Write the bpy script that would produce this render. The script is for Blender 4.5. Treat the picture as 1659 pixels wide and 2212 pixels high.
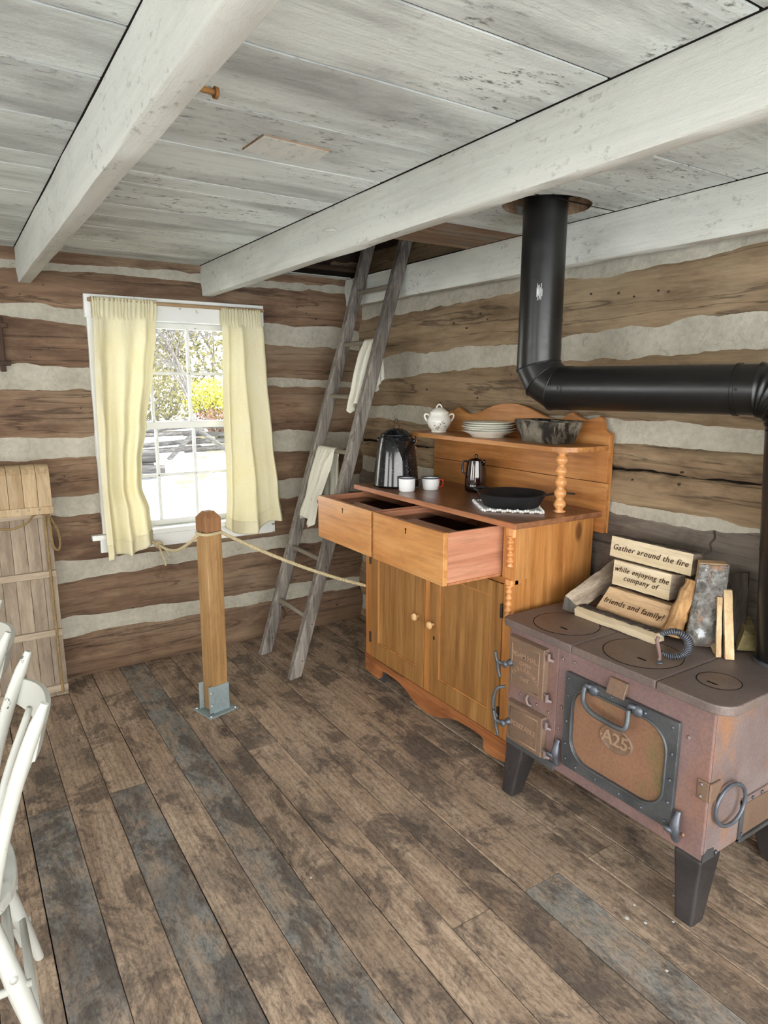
import bpy, bmesh, math, random
from mathutils import Vector, Matrix, noise as mn
for o in list(bpy.data.objects): bpy.data.objects.remove(o)
R = math.radians
PI = math.pi
sc = bpy.context.scene
COL = sc.collection

# ------------------------------------------------------------------ camera, sky, sun, exposure
FPX, PITCH, YAW, ROLL = 1445.9, math.atan(0.1905), R(32.943), R(0.247)
CAM = Vector((-2.1553, -3.5982, 1.5))
fw = Vector((math.sin(YAW) * math.cos(PITCH), math.cos(YAW) * math.cos(PITCH), -math.sin(PITCH)))
rt = Vector((math.cos(YAW), -math.sin(YAW), 0)); up = rt.cross(fw)
rt, up = rt * math.cos(ROLL) + up * math.sin(ROLL), up * math.cos(ROLL) - rt * math.sin(ROLL)
cd = bpy.data.cameras.new('camera'); cam = bpy.data.objects.new('camera', cd); COL.objects.link(cam)
cd.sensor_fit = 'VERTICAL'; cd.sensor_height = 24.0; cd.sensor_width = 18.0
cd.lens = FPX / 2212 * 24.0; cd.clip_start = 0.02; cd.clip_end = 300
cam.matrix_world = Matrix(((rt.x, up.x, -fw.x, CAM.x), (rt.y, up.y, -fw.y, CAM.y), (rt.z, up.z, -fw.z, CAM.z), (0, 0, 0, 1)))
sc.camera = cam

SUN_EL, SUN_AZ = R(34), R(-14)          # azimuth measured from +X towards +Y: the sun stands off the right-hand wall
world = bpy.data.worlds.new('sky'); sc.world = world; world.use_nodes = True
wn = world.node_tree; wn.nodes.clear()
wo = wn.nodes.new('ShaderNodeOutputWorld'); wb = wn.nodes.new('ShaderNodeBackground')
sun_dir = Vector((math.cos(SUN_EL) * math.cos(SUN_AZ), math.cos(SUN_EL) * math.sin(SUN_AZ), math.sin(SUN_EL)))
wtc = wn.nodes.new('ShaderNodeTexCoord'); wse = wn.nodes.new('ShaderNodeSeparateXYZ'); wra = wn.nodes.new('ShaderNodeValToRGB')
wra.color_ramp.elements[0].position = 0.0; wra.color_ramp.elements[0].color = (0.98, 0.965, 0.92, 1)      # hazy horizon
wra.color_ramp.elements[1].position = 0.9; wra.color_ramp.elements[1].color = (0.76, 0.87, 1.0, 1)       # thin blue overhead
wn.links.new(wtc.outputs['Generated'], wse.inputs[0]); wn.links.new(wse.outputs['Z'], wra.inputs[0]); wn.links.new(wra.outputs[0], wb.inputs[0])
world.cycles.sampling_method = 'NONE'
wb.inputs[1].default_value = 2.2; wn.links.new(wb.outputs[0], wo.inputs[0])
sl = bpy.data.lights.new('sun', 'SUN'); sl.energy = 1.9; sl.angle = R(1.0); sl.color = (1.0, 0.95, 0.86)
sun = bpy.data.objects.new('sun', sl); COL.objects.link(sun)
sun.rotation_euler = (-sun_dir).to_track_quat('-Z', 'Y').to_euler()
sun.location = (8, -2, 8)
sc.view_settings.view_transform = 'Standard'; sc.view_settings.look = 'None'
sc.view_settings.gamma = 1.0; sc.view_settings.use_curve_mapping = False
sc.view_settings.exposure = 2.14
sc.cycles.use_denoising = True
sc.cycles.max_bounces = 6; sc.cycles.diffuse_bounces = 3; sc.cycles.glossy_bounces = 3; sc.cycles.transparent_max_bounces = 10
sc.cycles.use_adaptive_sampling = True; sc.cycles.adaptive_threshold = 0.1; sc.cycles.caustics_reflective = False; sc.cycles.caustics_refractive = False
sc.cycles.sample_clamp_indirect = 6.0

# ------------------------------------------------------------------ materials
def C(r, g, b):
    f = lambda c: (c / 255 / 12.92) if c / 255 <= 0.04045 else ((c / 255 + 0.055) / 1.055) ** 2.4
    return (f(r), f(g), f(b), 1.0)

class NT:
    def __init__(s, name, rough=0.6, metal=0.0, spec=0.5):
        s.m = bpy.data.materials.new(name); s.m.use_nodes = True
        s.t = s.m.node_tree; s.b = s.t.nodes['Principled BSDF']; s.out = s.t.nodes['Material Output']
        s.b.inputs['Roughness'].default_value = rough; s.b.inputs['Metallic'].default_value = metal
        s.b.inputs['Specular IOR Level'].default_value = spec
    def n(s, t): return s.t.nodes.new(t)
    def l(s, a, b):
        s.t.links.new(a, b)
    def put(s, inp, v):
        if isinstance(v, bpy.types.NodeSocket): s.l(v, inp)
        else: inp.default_value = v
    def co(s, scale=(1, 1, 1), rand=7.0):
        tc = s.n('ShaderNodeTexCoord'); mp = s.n('ShaderNodeMapping'); mp.inputs['Scale'].default_value = scale
        v = tc.outputs['Object']
        if rand:
            oi = s.n('ShaderNodeObjectInfo'); vm = s.n('ShaderNodeVectorMath'); vm.operation = 'SCALE'
            vm.inputs[0].default_value = (rand, rand * 1.7, rand * 2.3); s.l(oi.outputs['Random'], vm.inputs['Scale'])
            va = s.n('ShaderNodeVectorMath'); va.operation = 'ADD'; s.l(v, va.inputs[0]); s.l(vm.outputs[0], va.inputs[1]); v = va.outputs[0]
        s.l(v, mp.inputs['Vector']); return mp.outputs[0]
    def rnd(s): return s.n('ShaderNodeObjectInfo').outputs['Random']
    def noise(s, v, scale=5, detail=6, rough=0.6, dist=0.0):
        x = s.n('ShaderNodeTexNoise'); s.l(v, x.inputs['Vector'])
        x.inputs['Scale'].default_value = scale; x.inputs['Detail'].default_value = min(detail, 6)
        x.inputs['Roughness'].default_value = rough; x.inputs['Distortion'].default_value = dist
        return x.outputs['Fac']
    def voro(s, v, scale=3, rnd=1.0):
        x = s.n('ShaderNodeTexVoronoi'); s.l(v, x.inputs['Vector']); x.inputs['Scale'].default_value = scale
        x.inputs['Randomness'].default_value = rnd; return x.outputs['Distance']
    def wave(s, v, scale=4, dist=6, detail=3, dscale=1.5, axis='X'):
        x = s.n('ShaderNodeTexWave'); x.bands_direction = axis; s.l(v, x.inputs['Vector'])
        x.inputs['Scale'].default_value = scale; x.inputs['Distortion'].default_value = dist
        x.inputs['Detail'].default_value = detail; x.inputs['Detail Scale'].default_value = dscale
        return x.outputs['Fac']
    def ramp(s, f, *stops):
        x = s.n('ShaderNodeValToRGB'); s.l(f, x.inputs[0]); e = x.color_ramp.elements
        while len(e) < len(stops): e.new(0.5)
        for k, (p, c) in enumerate(stops):
            e[k].position = p; e[k].color = c if isinstance(c, tuple) else (c, c, c, 1)
        return x.outputs[0]
    def mix(s, f, a, b, mode='MIX'):
        x = s.n('ShaderNodeMix'); x.data_type = 'RGBA'; x.blend_type = mode
        s.put(x.inputs['Factor'], f); s.put(x.inputs['A'], a); s.put(x.inputs['B'], b); return x.outputs['Result']
    def math(s, op, a, b=0.5):
        x = s.n('ShaderNodeMath'); x.operation = op; s.put(x.inputs[0], a); s.put(x.inputs[1], b); return x.outputs[0]
    def bump(s, h, strength=0.3, dist=0.01):
        x = s.n('ShaderNodeBump'); x.inputs['Strength'].default_value = strength; x.inputs['Distance'].default_value = dist
        s.l(h, x.inputs['Height']); s.l(x.outputs[0], s.b.inputs['Normal'])
    def col(s, c): s.put(s.b.inputs['Base Color'], c)
    def rough(s, r): s.put(s.b.inputs['Roughness'], r)

M = {}
def stretch(axis, k=14.0, j=0.9):
    return {'x': (j, k, k), 'y': (k, j, k), 'z': (k, k, j)}[axis]

def wood(name, dark, mid, light, axis, rough=0.6, bump=0.25, stain=None, stain_pos=(0.5, 0.62), stain_amt=0.7, knot=0.0, vary=0.25, k=14.0, kscale=2.2, spec=0.4, fine=0.35, patch=None, patch_pos=(0.55, 0.7), cracks=0.0, specks=False):
    t = NT(name, rough, 0, spec)
    v = t.co(stretch(axis, k)); iso = t.co(stretch(axis, 1.0, 0.45))
    g = t.noise(v, 1.6, 7, 0.62, 0.6)
    c = t.ramp(g, (0.28, dark), (0.5, mid), (0.72, light))
    if patch:
        c = t.mix(t.ramp(t.noise(iso, 2.6, 6, 0.6), (patch_pos[0], 0.0), (patch_pos[1], 1.0)), c, patch)
    f = t.noise(v, 6.0, 4, 0.7)
    c = t.mix(fine, c, t.ramp(f, (0.3, 0.25), (0.55, 1.0)), 'MULTIPLY')
    if stain:
        s = t.noise(iso, 3.2, 11, 0.72, 0.3)
        c = t.mix(t.math('MULTIPLY', t.ramp(s, (stain_pos[0], 0.0), (stain_pos[1], 1.0)), stain_amt), c, stain)
    if knot:
        kv = t.voro(t.co(stretch(axis, 1.0, 0.45), 3.0), kscale)
        c = t.mix(t.ramp(kv, (knot * 0.55, 0.85), (knot, 0.0)), c, (dark[0] * 0.35, dark[1] * 0.33, dark[2] * 0.33, 1))
    if specks:
        c = t.mix(t.ramp(t.voro(t.co(stretch(axis, 1.0, 0.8), 4.0), 8.0), (0.035, 0.9), (0.06, 0.0)), c, C(42, 32, 26))
    if cracks:
        cr = t.ramp(t.noise(t.co(stretch(axis, 9.0, 0.5), 5.0), 1.3, 5, 0.5, 0.4), (0.485, 1.0), (0.5, 0.0), (0.515, 1.0))
        c = t.mix(cracks, c, cr, 'MULTIPLY')
    if vary:
        c = t.mix(1.0, c, t.ramp(t.rnd(), (0, 1 - vary), (1, 1 + vary * 0.4)), 'MULTIPLY')
    t.col(c); t.bump(f, bump, 0.006); M[name] = t.m; return t

# hewn logs of the two walls
wood('log_back', C(92, 71, 55), C(127, 101, 79), C(152, 126, 101), 'x', 0.88, 0.5, stain=C(80, 56, 42), stain_pos=(0.52, 0.66), stain_amt=0.75, knot=0.05, kscale=3.0, vary=0.16, fine=0.34, patch=C(152, 130, 106), patch_pos=(0.5, 0.68), cracks=0.6, k=10, specks=True)
wood('log_right', C(110, 91, 69), C(146, 123, 95), C(170, 147, 117), 'y', 0.88, 0.5, stain=C(88, 68, 50), stain_pos=(0.52, 0.66), stain_amt=0.75, knot=0.05, kscale=2.6, vary=0.14, fine=0.34, patch=C(166, 145, 116), patch_pos=(0.5, 0.68), cracks=0.6, k=10, specks=True)
wood('log_grey', C(92, 84, 76), C(118, 107, 97), C(140, 129, 118), 'y', 0.9, 0.5, stain=C(68, 58, 52), knot=0.06, vary=0.1, fine=0.35, cracks=0.6)
wood('attic_wood', C(38, 28, 22), C(60, 44, 33), C(84, 62, 46), 'x', 0.9, 0.3)
wood('hatch_wood', C(110, 82, 60), C(150, 118, 90), C(186, 160, 130), 'x', 0.8, 0.3, stain=C(150, 148, 138), stain_amt=0.5, knot=0.08)

def plaster(name, a, b):
    t = NT(name, 0.95, 0, 0.2); v = t.co((1, 1, 1))
    n1 = t.noise(v, 6, 8, 0.65); n2 = t.noise(v, 45, 4, 0.6)
    c = t.ramp(n1, (0.3, a), (0.65, b))
    c = t.mix(0.35, c, t.ramp(n2, (0.35, 0.6), (0.6, 1.0)), 'MULTIPLY')
    cr = t.ramp(t.noise(t.co((2, 2, 2), 5.0), 3.0, 3, 0.5, 1.0), (0.496, 1.0), (0.5, 0.3), (0.504, 1.0))
    c = t.mix(0.4, c, cr, 'MULTIPLY')
    t.col(c); t.bump(n1, 0.7, 0.02); M[name] = t.m
plaster('chink', C(164, 158, 143), C(190, 184, 168))

def limewash(name, axis, white, worn, spots=0.5, wear=(0.5, 0.66), amt=0.9):
    t = NT(name, 0.9, 0, 0.25)
    v = t.co(stretch(axis, 2.6, 0.7)); iso = t.co((1, 1, 1))
    w = t.noise(v, 2.0, 6, 0.62, 0.3)
    c = t.mix(t.math('MULTIPLY', t.ramp(w, (wear[0], 0.0), (wear[1], 1.0)), amt), white, worn)
    sp = t.noise(t.co(stretch(axis, 1.6, 0.8)), 34, 5, 0.68)
    big = t.ramp(t.noise(iso, 2.6, 5, 0.62), (0.44, 0.0), (0.6, 1.0))
    c = t.mix(t.math('MULTIPLY', t.math('MULTIPLY', t.ramp(sp, (0.56, 0.0), (0.66, 1.0)), big), spots), c, C(82, 79, 74))
    st = t.noise(t.co(stretch(axis, 30.0, 0.8)), 1.5, 4, 0.6)
    c = t.mix(0.14, c, t.ramp(st, (0.35, 0.5), (0.55, 1.0)), 'MULTIPLY')
    c = t.mix(1.0, c, t.ramp(t.rnd(), (0, 0.93), (1, 1.05)), 'MULTIPLY')
    t.col(c); t.bump(t.math('ADD', sp, st), 0.4, 0.006); M[name] = t.m
limewash('ceiling_wash', 'x', C(222, 226, 220), C(160, 161, 156), 0.85, (0.44, 0.66), 0.85)
limewash('beam_wash', 'y', C(216, 216, 206), C(192, 191, 181), 0.4, (0.5, 0.7), 0.8)

def floor_mat(name, cols, grey):
    t = NT(name, 0.62, 0, 0.35)
    v = t.co(stretch('y', 8.0, 0.7)); iso = t.co((1.3, 0.75, 1))
    g = t.noise(v, 2.0, 6, 0.62, 0.8)
    c = t.ramp(g, (0.3, cols[0]), (0.5, cols[1]), (0.7, cols[2]))
    ring = t.wave(t.co((3.2, 0.5, 1)), 4.2, 9.0, 3.0, 0.9, 'X')
    c = t.mix(0.34, c, t.ramp(ring, (0.0, 0.35), (0.3, 1.0)), 'MULTIPLY')
    if grey:
        h = t.noise(iso, 2.6, 6, 0.72)
        h2 = t.noise(t.co((2.2, 1.0, 1)), 9, 5, 0.7)
        m = t.math('MULTIPLY', t.ramp(h, (0.34, 0.0), (0.5, 1.0)), t.ramp(h2, (0.36, 0.1), (0.54, 1.0)))
        c = t.mix(t.math('MULTIPLY', m, 0.82), c, t.ramp(g, (0.3, C(110, 112, 110)), (0.7, C(146, 148, 144))))
    st = t.noise(iso, 5.2, 8, 0.74, 0.5)
    c = t.mix(t.math('MULTIPLY', t.ramp(st, (0.495, 0.0), (0.575, 1.0)), 0.66), c, C(80, 70, 63))
    st2 = t.noise(t.co((1.2, 0.9, 1), 9.0), 1.9, 7, 0.68)
    c = t.mix(t.math('MULTIPLY', t.ramp(st2, (0.52, 0.0), (0.63, 1.0)), 0.5), c, C(80, 73, 68))
    fs = t.noise(t.co((2.6, 1.0, 1)), 42, 5, 0.76, 0.8)
    c = t.mix(0.6, c, t.ramp(fs, (0.42, 0.38), (0.53, 1.0)), 'MULTIPLY')
    kd = t.voro(t.co((1.0, 0.55, 0.0), 3.0), 2.6)
    kn = t.math('ADD', kd, t.math('MULTIPLY', t.noise(iso, 14, 3, 0.6), 0.05))
    c = t.mix(t.ramp(kn, (0.06, 0.8), (0.075, 0.25), (0.09, 0.65), (0.13, 0.0)), c, C(48, 40, 36))
    c = t.mix(1.0, c, t.ramp(t.rnd(), (0, 0.9), (1, 1.06)), 'MULTIPLY')
    t.col(c); t.rough(t.ramp(st, (0.4, 0.5), (0.65, 0.75))); t.bump(fs, 0.3, 0.004); M[name] = t.m
floor_mat('floor_brown', (C(144, 121, 101), C(172, 148, 125), C(190, 167, 143)), False)
floor_mat('floor_grey', (C(138, 118, 99), C(166, 144, 122), C(186, 163, 139)), True)

wood('pine_orange', C(150, 92, 44), C(184, 124, 66), C(206, 150, 92), 'z', 0.42, 0.08, stain=C(110, 62, 28), stain_pos=(0.56, 0.8), stain_amt=0.55, knot=0.045, kscale=2.0, vary=0.08, spec=0.5)
wood('pine_door', C(126, 84, 42), C(154, 109, 58), C(176, 132, 78), 'z', 0.45, 0.08, stain=C(104, 66, 30), stain_pos=(0.56, 0.8), stain_amt=0.5, vary=0.06, spec=0.5)
wood('pine_rail', C(148, 90, 44), C(182, 122, 66), C(204, 148, 90), 'y', 0.42, 0.08, stain=C(112, 62, 28), stain_pos=(0.56, 0.8), stain_amt=0.5, vary=0.08, spec=0.5)
wood('drawer_front', C(174, 112, 58), C(199, 139, 80), C(214, 160, 102), 'y', 0.36, 0.06, stain=C(150, 90, 42), stain_pos=(0.56, 0.75), stain_amt=0.5, vary=0.05, spec=0.6, k=9)
wood('drawer_side', C(162, 104, 76), C(190, 130, 100), C(204, 148, 118), 'x', 0.55, 0.1, vary=0.05)
wood('counter', C(108, 68, 44), C(142, 94, 64), C(164, 114, 80), 'y', 0.3, 0.06, stain=C(70, 42, 28), stain_amt=0.5, vary=0.03, spec=0.6)
wood('counter_edge', C(150, 92, 58), C(182, 120, 82), C(200, 142, 104), 'y', 0.4, 0.05, vary=0.03)
wood('apron_red', C(122, 70, 40), C(162, 102, 60), C(186, 126, 78), 'y', 0.45, 0.08, stain=C(84, 42, 24), vary=0.05)
wood('turned', C(180, 114, 58), C(214, 150, 90), C(232, 176, 120), 'z', 0.32, 0.03, vary=0.05, spec=0.6)
wood('ladder_wood', C(108, 101, 94), C(142, 134, 125), C(166, 157, 147), 'z', 0.9, 0.7, stain=C(64, 56, 50), stain_amt=0.6, vary=0.08, k=22, fine=0.6, cracks=0.5)
wood('rung_wood', C(100, 92, 80), C(138, 128, 112), C(160, 150, 134), 'y', 0.85, 0.4, vary=0.1)
wood('post_wood', C(134, 99, 58), C(164, 127, 82), C(182, 147, 102), 'z', 0.55, 0.15, stain=C(98, 62, 28), stain_amt=0.5, knot=0.05, kscale=1.6, vary=0)
wood('post_cap', C(122, 84, 54), C(146, 104, 70), C(162, 120, 84), 'z', 0.6, 0.1, vary=0)
wood('toboggan_slat', C(132, 116, 98), C(158, 141, 121), C(178, 160, 138), 'z', 0.75, 0.3, stain=C(116, 100, 84), stain_amt=0.55, vary=0.14, patch=C(176, 152, 118))
wood('toboggan_curl', C(158, 132, 98), C(182, 157, 122), C(196, 174, 142), 'z', 0.7, 0.2, stain=C(140, 108, 70), stain_amt=0.4, vary=0.1)
wood('batten', C(150, 132, 110), C(176, 158, 136), C(190, 174, 152), 'x', 0.75, 0.2, vary=0.08)
wood('split_pale', C(196, 176, 140), C(216, 199, 167), C(228, 213, 185), 'y', 0.8, 0.25, vary=0.04, stain=C(180, 154, 116), stain_amt=0.4)
wood('split_tan', C(172, 138, 102), C(196, 164, 126), C(212, 184, 148), 'y', 0.8, 0.3, vary=0.06, stain=C(140, 96, 56), stain_amt=0.5)
wood('split_stick', C(190, 154, 112), C(210, 180, 138), C(224, 198, 160), 'z', 0.8, 0.25, vary=0.1)
wood('split_weathered', C(128, 112, 96), C(170, 153, 134), C(198, 182, 162), 'x', 0.9, 0.5, stain=C(88, 70, 54), stain_amt=0.7, fine=0.5)
wood('split_round', C(130, 90, 52), C(178, 136, 88), C(212, 176, 130), 'z', 0.8, 0.5, stain=C(104, 70, 40), stain_amt=0.7, vary=0)
wood('split_olive', C(112, 100, 66), C(150, 136, 92), C(178, 162, 118), 'x', 0.85, 0.4, stain=C(84, 72, 46), stain_amt=0.6, vary=0)
wood('dark_bark', C(44, 38, 34), C(78, 68, 60), C(108, 96, 86), 'z', 0.95, 1.0, fine=0.7, k=9)
wood('end_grain_grey', C(70, 66, 62), C(104, 98, 92), C(128, 122, 114), 'z', 0.9, 0.4)
wood('knob_wood', C(196, 150, 98), C(218, 176, 124), C(232, 196, 150), 'z', 0.4, 0.02, vary=0)
wood('rod_wood', C(150, 116, 78), C(176, 142, 102), C(196, 164, 124), 'x', 0.6, 0.1)
wood('frame_dark', C(40, 28, 20), C(66, 46, 32), C(88, 64, 46), 'z', 0.7, 0.5, vary=0)
wood('bare_bark', C(74, 68, 64), C(104, 98, 92), C(140, 132, 124), 'z', 0.95, 0.5)
wood('rail_grey', C(46, 42, 40), C(76, 72, 68), C(112, 108, 102), 'x', 0.95, 0.5, vary=0.25)

def lichen_bark():
    t = NT('lichen_bark', 0.95, 0, 0.2); v = t.co((1, 1, 1), 0)
    n1 = t.noise(v, 22, 8, 0.7); vo = t.voro(v, 34)
    c = t.ramp(n1, (0.3, C(60, 56, 54)), (0.5, C(118, 114, 108)), (0.66, C(160, 158, 154)))
    c = t.mix(t.ramp(t.noise(v, 9, 4, 0.6), (0.54, 0.0), (0.62, 1.0)), c, C(168, 122, 92))
    c = t.mix(t.ramp(t.noise(t.co((1, 1, 1), 3), 15, 5, 0.7), (0.6, 0.0), (0.66, 1.0)), c, C(214, 218, 220))
    c = t.mix(0.6, c, t.ramp(vo, (0.0, 0.25), (0.4, 1.0)), 'MULTIPLY')
    t.col(c); t.bump(t.math('ADD', vo, n1), 1.0, 0.012); M['lichen_bark'] = t.m
lichen_bark()

def simple(name, col, rough=0.5, metal=0.0, spec=0.5, var=0.0, bump=0.0, scale=12, col2=None):
    t = NT(name, rough, metal, spec)
    v = t.co((1, 1, 1), 3.0); n = t.noise(v, scale, 6, 0.65)
    c2 = col2 or tuple(list(x * (1 - var) for x in col[:3]) + [1])
    t.col(t.ramp(n, (0.38, col), (0.66, c2)))
    if bump: t.bump(n, bump, 0.004)
    M[name] = t.m; return t

def chipped(name, col, chip):
    t = NT(name, 0.35, 0, 0.5); v = t.co((1, 1, 1), 2.0)
    n = t.noise(v, 30, 5, 0.6); big = t.noise(v, 5, 3, 0.5)
    m = t.math('MULTIPLY', t.ramp(n, (0.655, 0.0), (0.665, 1.0)), t.ramp(big, (0.5, 0.0), (0.56, 1.0)))
    t.col(t.mix(m, t.ramp(big, (0.3, col), (0.7, (col[0] * 0.9, col[1] * 0.9, col[2] * 0.86, 1))), chip)); t.bump(n, 0.1, 0.003); M[name] = t.m
chipped('chair_paint', C(182, 182, 175), C(58, 52, 46))
chipped('window_paint', C(238, 238, 234), C(150, 140, 126))

def iron(name, a, b, rust, pos, rough=0.6, spec=0.5, scale=7, metal=0.2):
    t = NT(name, rough, metal, spec); v = t.co((1, 1, 1), 3.0)
    n1 = t.noise(v, scale, 8, 0.65); n2 = t.noise(t.co((1, 1, 0.55), 5.0), scale * 0.8, 9, 0.7); n3 = t.noise(v, 110, 3, 0.6)
    c = t.ramp(n1, (0.35, a), (0.65, b))
    c = t.mix(t.ramp(n2, (pos[0], 0.0), (pos[1], 1.0)), c, rust)
    c = t.mix(0.35, c, t.ramp(n3, (0.35, 0.55), (0.6, 1.0)), 'MULTIPLY')
    t.col(c); t.rough(t.ramp(n1, (0.3, rough - 0.12), (0.7, rough + 0.15))); t.bump(t.math('ADD', n3, n1), 0.22, 0.003); M[name] = t.m
iron('stove_iron', C(122, 98, 94), C(136, 110, 106), C(146, 108, 90), (0.5, 0.72), 0.6)
iron('stove_side', C(122, 104, 100), C(140, 126, 124), C(164, 118, 84), (0.52, 0.68), 0.5)
iron('stove_top', C(104, 92, 88), C(122, 108, 102), C(120, 100, 84), (0.5, 0.75), 0.5)
iron('stove_lid', C(110, 94, 86), C(124, 106, 96), C(126, 104, 84), (0.45, 0.7), 0.5)
iron('oven_rust', C(138, 101, 80), C(149, 111, 85), C(122, 106, 72), (0.5, 0.68), 0.6, 0.4)
iron('door_rust', C(116, 94, 78), C(132, 107, 88), C(140, 104, 78), (0.5, 0.7), 0.55)
iron('iron_black', C(74, 77, 80), C(96, 97, 98), C(104, 84, 70), (0.58, 0.75), 0.45, 0.6, 9, 0.4)
iron('iron_leg', C(44, 41, 41), C(62, 57, 55), C(104, 78, 68), (0.56, 0.72), 0.55)
iron('rust_bolt', C(128, 84, 46), C(160, 116, 66), C(84, 56, 40), (0.55, 0.7), 0.8, 0.3, 20)
iron('nail_iron', C(50, 44, 40), C(70, 60, 52), C(94, 64, 44), (0.5, 0.7), 0.6, 0.4, 20)
iron('bracket_grey', C(142, 158, 160), C(158, 172, 172), C(128, 140, 142), (0.6, 0.8), 0.45, 0.5, 8, 0.3)
iron('pan_tin', C(112, 104, 90), C(156, 148, 132), C(34, 26, 20), (0.44, 0.56), 0.5, 0.6, 14, 0.4)
iron('cast_black', C(26, 27, 29), C(38, 39, 41), C(46, 44, 42), (0.6, 0.8), 0.55, 0.5, 18, 0.1)
def pipe_mat():
    t = NT('pipe_black', 0.34, 0.0, 0.5); v = t.co((1, 1, 1), 2.0)
    n = t.noise(v, 30, 5, 0.7); sc_ = t.noise(t.co((4, 4, 0.6), 4.0), 24, 4, 0.6)
    c = t.mix(t.ramp(sc_, (0.7, 0.0), (0.74, 0.5)), C(17, 17, 17), C(80, 80, 78))
    t.col(c); t.rough(t.ramp(n, (0.3, 0.27), (0.7, 0.38))); t.bump(n, 0.04, 0.002); M['pipe_black'] = t.m
pipe_mat()
def speckled():
    t = NT('speckled_enamel', 0.14, 0, 0.6); v = t.co((1, 1, 1), 0)
    d = t.voro(v, 150); k = t.noise(v, 60, 2, 0.5)
    m = t.math('MULTIPLY', t.ramp(d, (0.16, 1.0), (0.24, 0.0)), t.ramp(k, (0.55, 0.0), (0.6, 1.0)))
    t.col(t.mix(m, C(18, 20, 24), C(170, 176, 186))); M['speckled_enamel'] = t.m
speckled()
simple('enamel_white', C(240, 241, 240), 0.16, 0, 0.6, 0.02)
simple('enamel_rim', C(40, 44, 60), 0.3)
simple('enamel_red', C(204, 44, 26), 0.3)
simple('brown_glaze', C(44, 20, 12), 0.08, 0, 0.9, 0.4, 0, 8)
simple('brown_glaze_dark', C(20, 11, 9), 0.12, 0, 0.8)
simple('porcelain', C(234, 232, 220), 0.18, 0, 0.6, 0.04)
simple('flower_print', C(150, 126, 130), 0.3, 0, 0.4, 0.5, 0, 60)
simple('doily', C(238, 238, 236), 0.95, 0, 0.2, 0.08, 0.8, 90)
simple('lettering_burn', C(64, 42, 26), 0.9, 0, 0.2)
simple('cast_relief', C(158, 128, 104), 0.5, 0.1, 0.5, 0.2)
simple('bolt_zinc', C(190, 196, 198), 0.3, 0.7, 0.5, 0.2)
simple('steel_worn', C(100, 104, 112), 0.45, 0.5, 0.5, 0.35, 0.1, 40)
simple('rope_fibre', C(206, 190, 152), 0.95, 0, 0.2, 0.25, 0.4, 120)
simple('rope_old', C(150, 126, 88), 0.95, 0, 0.2, 0.3, 0.4, 120)
simple('brass_screw', C(150, 140, 120), 0.4, 0.6)
simple('dark_gap', C(30, 25, 22), 0.95, 0, 0.1)
simple('gilt', C(206, 168, 62), 0.4, 0.3, 0.5, 0.3, 0.2, 30)
simple('picture_paper', C(186, 170, 132), 0.8, 0, 0.3, 0.3, 0, 10)
simple('hinge_iron', C(50, 44, 38), 0.5, 0.5)
simple('paint_scuff', C(196, 196, 194), 0.9, 0, 0.2)
simple('paper_note', C(226, 224, 214), 0.7, 0, 0.3)

def fabric(name, a, b, trans=0.35, scale=220):
    t = NT(name, 0.95, 0, 0.15); v = t.co((1, 1, 1), 0)
    n = t.noise(v, scale, 3, 0.6); n2 = t.noise(v, 4, 5, 0.6)
    c = t.mix(0.25, t.ramp(n2, (0.35, a), (0.65, b)), t.ramp(n, (0.3, 0.7), (0.6, 1.0)), 'MULTIPLY')
    t.col(c); t.bump(n, 0.2, 0.002)
    tr = t.n('ShaderNodeBsdfTranslucent'); t.l(c, tr.inputs['Color']); mx = t.n('ShaderNodeMixShader'); mx.inputs[0].default_value = trans
    t.l(t.b.outputs[0], mx.inputs[1]); t.l(tr.outputs[0], mx.inputs[2]); t.l(mx.outputs[0], t.out.inputs['Surface']); M[name] = t.m
fabric('curtain_cloth', C(250, 242, 206), C(252, 246, 218), 0.36)
fabric('towel_cloth', C(230, 226, 208), C(238, 235, 220), 0.15)

def pane(name, tint, gl=0.07):
    t = NT(name); t.t.nodes.remove(t.b)
    a = t.n('ShaderNodeBsdfTransparent'); a.inputs[0].default_value = tint
    g = t.n('ShaderNodeBsdfGlossy'); g.inputs['Roughness'].default_value = 0.02
    fr = t.n('ShaderNodeFresnel'); fr.inputs['IOR'].default_value = 1.45
    mx = t.n('ShaderNodeMixShader'); t.l(fr.outputs[0], mx.inputs[0])
    t.l(a.outputs[0], mx.inputs[1]); t.l(g.outputs[0], mx.inputs[2]); t.l(mx.outputs[0], t.out.inputs['Surface']); M[name] = t.m
pane('window_glass', (0.96, 0.97, 0.97, 1))
pane('case_glass', (0.9, 0.92, 0.92, 1))

def snow():
    t = NT('snow_ground', 0.8, 0, 0.3); v = t.co((1, 1, 1), 0)
    n = t.noise(v, 0.32, 8, 0.62); n2 = t.noise(v, 7, 5, 0.6)
    g = t.ramp(n2, (0.3, C(84, 72, 48)), (0.7, C(136, 122, 84)))
    t.col(t.mix(t.ramp(n, (0.50, 0.0), (0.56, 1.0)), C(236, 239, 242), g)); t.bump(n, 0.5, 0.1); M['snow_ground'] = t.m
snow()
simple('leaf_yellow', C(176, 166, 70), 0.8, 0, 0.3, 0.4, 0, 3, C(136, 138, 56))
simple('leaf_russet', C(112, 78, 62), 0.8, 0, 0.3, 0.3, 0, 3)
simple('leaf_olive', C(104, 98, 60), 0.8, 0, 0.3, 0.3, 0, 3)

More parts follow.
